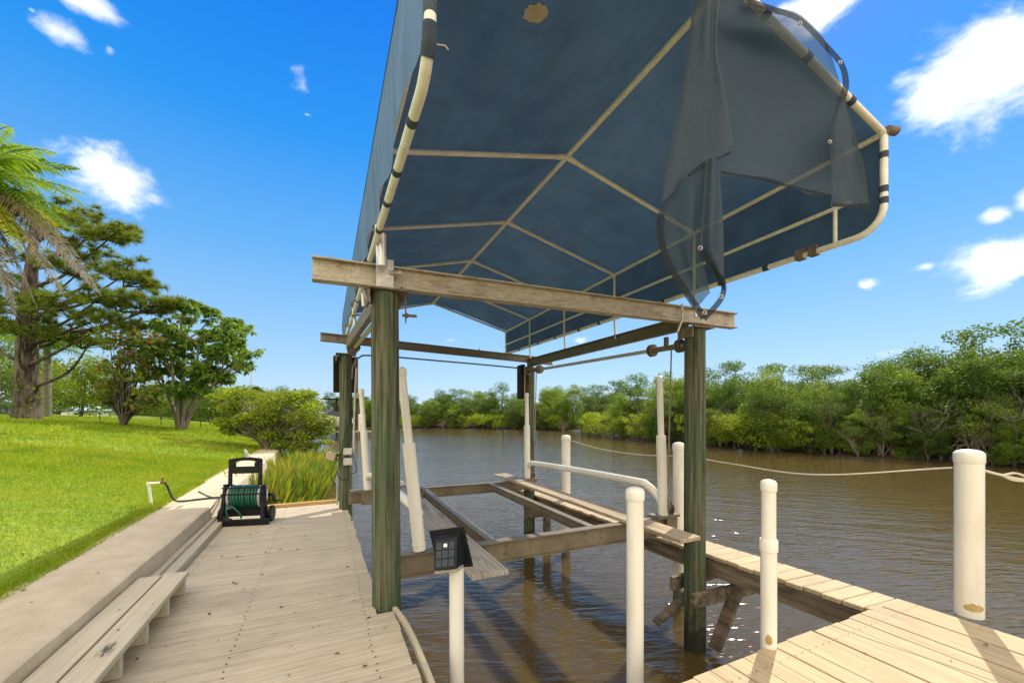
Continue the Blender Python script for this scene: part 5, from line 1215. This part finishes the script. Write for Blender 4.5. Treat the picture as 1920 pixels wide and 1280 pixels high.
# ================================================================== FAR THINGS on the left
# house with a teal roof
c = at(166, HY, 62); gz = 1.4
ho = thing('house', 'distant low house with a teal hipped roof beyond the lawn', 'house', (c.x, c.y, gz))
mb = MB(); mb.box(c.x-2.4, c.x+2.4, c.y-2, c.y+2, gz-.5, gz+1.6); part('wall', mb, 'white_paint', ho)
mb = MB(); e, r_ = gz+1.6, gz+2.6
mb.add([(c.x-2.8, c.y-2.4, e), (c.x+2.8, c.y-2.4, e), (c.x+2.8, c.y+2.4, e), (c.x-2.8, c.y+2.4, e), (c.x-.5, c.y, r_), (c.x+.5, c.y, r_)], [(0, 1, 5, 4), (1, 2, 5), (2, 3, 4, 5), (3, 0, 4), (3, 2, 1, 0)]); part('roof', mb, 'teal_roof', ho)
mb = MB(); mb.box(c.x-.8, c.x+.2, c.y-2.03, c.y-2.003, gz+.4, gz+1.3); part('window', mb, 'glass', ho)
c = at(205, HY, 66); mb = MB(); mb.tube([(c.x, c.y, .8), (c.x, c.y, H+3.6)], .09, 8); mb.box(c.x-.6, c.x+.6, c.y-.05, c.y+.05, H+3.1, H+3.25); tag(part('utility_pole', mb, 'bark_dark', loc=(c.x, c.y, .8)), 'distant utility pole left of the red-leaved tree', 'pole')
c = at(470, HY, 48); mb = MB(); mb.tube([(c.x-.25, c.y, .3), (c.x+.2, c.y, H+7.8)], [.07, .045], 8); tag(part('mast', mb, 'galv', loc=(c.x, c.y, .3)), 'tall thin grey mast leaning slightly beyond the shoreline bush', 'mast')
for px, py, d, lab in [(150, 783, 22, 'small black garden stake on the lawn right of the smaller palm'), (187, 786, 21, 'small black garden stake on the lawn left of the red-leaved tree'), (302, 784, 21, 'small black garden stake on the lawn left of the umbrella tree trunk'), (376, 793, 22, 'small black garden stake on the lawn right of the umbrella tree trunk')]:
    c = at(px, py, d); gz = lawn_z(c.x, c.y); t = thing('garden_stake', lab, 'stake', (c.x, c.y, gz), 'garden stakes on the lawn')
    mb = MB(); mb.tube([(c.x, c.y, gz-.1), (c.x, c.y, gz+.32)], .018, 8); part('rod', mb, 'black', t)
    mb = MB(); mb.lathe((c.x, c.y, gz+.32), [(.02, 0), (.05, .01), (.05, .05), (.02, .07)], 10); part('head', mb, 'black', t)
# bent pale pipe beside the seawall end
c = atz(463, 858, 1.32); mb = MB(); mb.tube(catmull([(c.x, c.y, 1.25), (c.x-.03, c.y, 1.45), (c.x-.05, c.y+.02, 1.55), (c.x+.06, c.y, 1.36), (c.x+.12, c.y, 1.33)], 5), .025, 8)
tag(part('bent_pipe', mb, 'grey_plastic', loc=(c.x, c.y, 1.25), smooth=60), 'small pale bent pipe sticking up at the lawn edge near the seawall end', 'pipe')

# neighbour's dock with posts, and the boat kept there
nb = at(640, HY, 44); ax_ = Vector((VY, -VX, 0)); ay_ = Vector((VX, VY, 0))
def nbp(a, b_, z): q = nb + ax_*a + ay_*b_; return (q.x, q.y, z)
nd = thing('far_dock', 'distant small dock with thin pilings beyond the far left piling', 'dock', nbp(1.5, 0, .5))
mb = MB(); mb.bar(nbp(-1.6, .2, .62), nbp(3.6, .2, .62), 1.2, .14); part('deck', mb, 'bunk', nd)
for a in (1.1, 2.0, 2.5, 3.2):
    mb = MB(); mb.tube([nbp(a, -.4, -.5), nbp(a, -.4, .549)], .14, 10); part('pile', mb, 'dark_timber', nd, smooth=40)
for a, h in ((2.1, 2.3), (2.6, 2.4)):
    mb = MB(); mb.tube([nbp(a, -.35, .69), nbp(a, -.35, h)], .12, 12); mb.lathe(nbp(a, -.35, h+.0005), [(.14, 0), (.14, .08), (.02, .2)], 12); part('post', mb, 'pvc', nd, smooth=40)
for a in (-.9, 1.4):
    mb = MB(); mb.tube([nbp(a, .9, -.5), nbp(a, .9, 4.1)], .11, 10); part('post', mb, 'bark_dark', nd, smooth=40)
mb = MB(); mb.bar(nbp(-2.2, .9, 4.16), nbp(1.9, .9, 4.16), 2.4, .10); part('roof', mb, 'cover', nd)
bt = thing('boat', 'white motorboat with a dark bimini top on the distant lift beside the bush', 'boat', nbp(-.6, 1.2, .9))
rows = []
for i in range(9):   # hull pointing at the camera side
    t = i/8; hw = 1.05*(1-(1-t)**2.4*.96); y0 = -2.4 + 5.0*t; keel = 1.0 + .5*(1-t)**2; sheer = 2.0 + .35*(1-t)
    rows.append([nbp(-.6 + s_*hw*k, y0, z) for s_, k, z in [(-1, 1, sheer), (-1, .92, lerp(keel, sheer, .5)), (-1, .5, keel+.15), (0, 0, keel), (1, .5, keel+.15), (1, .92, lerp(keel, sheer, .5)), (1, 1, sheer)]])
mb = MB(); mb.grid(rows); n7 = len(rows); mb.f.append(tuple((n7-1)*7+k for k in range(7))); mb.mi.append(0)
for i in range(n7-1): mb.f.append((i*7, (i+1)*7, (i+1)*7+6, i*7+6)); mb.mi.append(0)
part('hull', mb, 'white_paint', bt, smooth=40)
mb = MB(); mb.hexa([nbp(-1.2, -.6, 2.15), nbp(0, -.6, 2.15), nbp(0, -.1, 2.15), nbp(-1.2, -.1, 2.15), nbp(-1.1, -.2, 2.8), nbp(-.1, -.2, 2.8), nbp(-.1, -.05, 2.8), nbp(-1.1, -.05, 2.8)]); part('windshield', mb, 'glass', bt)
mb = MB(); mb.bar(nbp(-1.6, .6, 3.35), nbp(.4, .6, 3.35), 1.8, .08); part('bimini', mb, 'cover', bt)
mb = MB()
for a in (-1.5, .3):
    for b_ in (-.1, 1.3): mb.tube([nbp(a, b_, 2.05), nbp(a, b_, 3.31)], .03, 6)
part('bimini_frame', mb, 'galv', bt)
mb = MB(); mb.bar(nbp(-1.9, .3, .95), nbp(.8, .3, .95), .2, .12); part('lift_bunk', mb, 'dark_timber', nd)
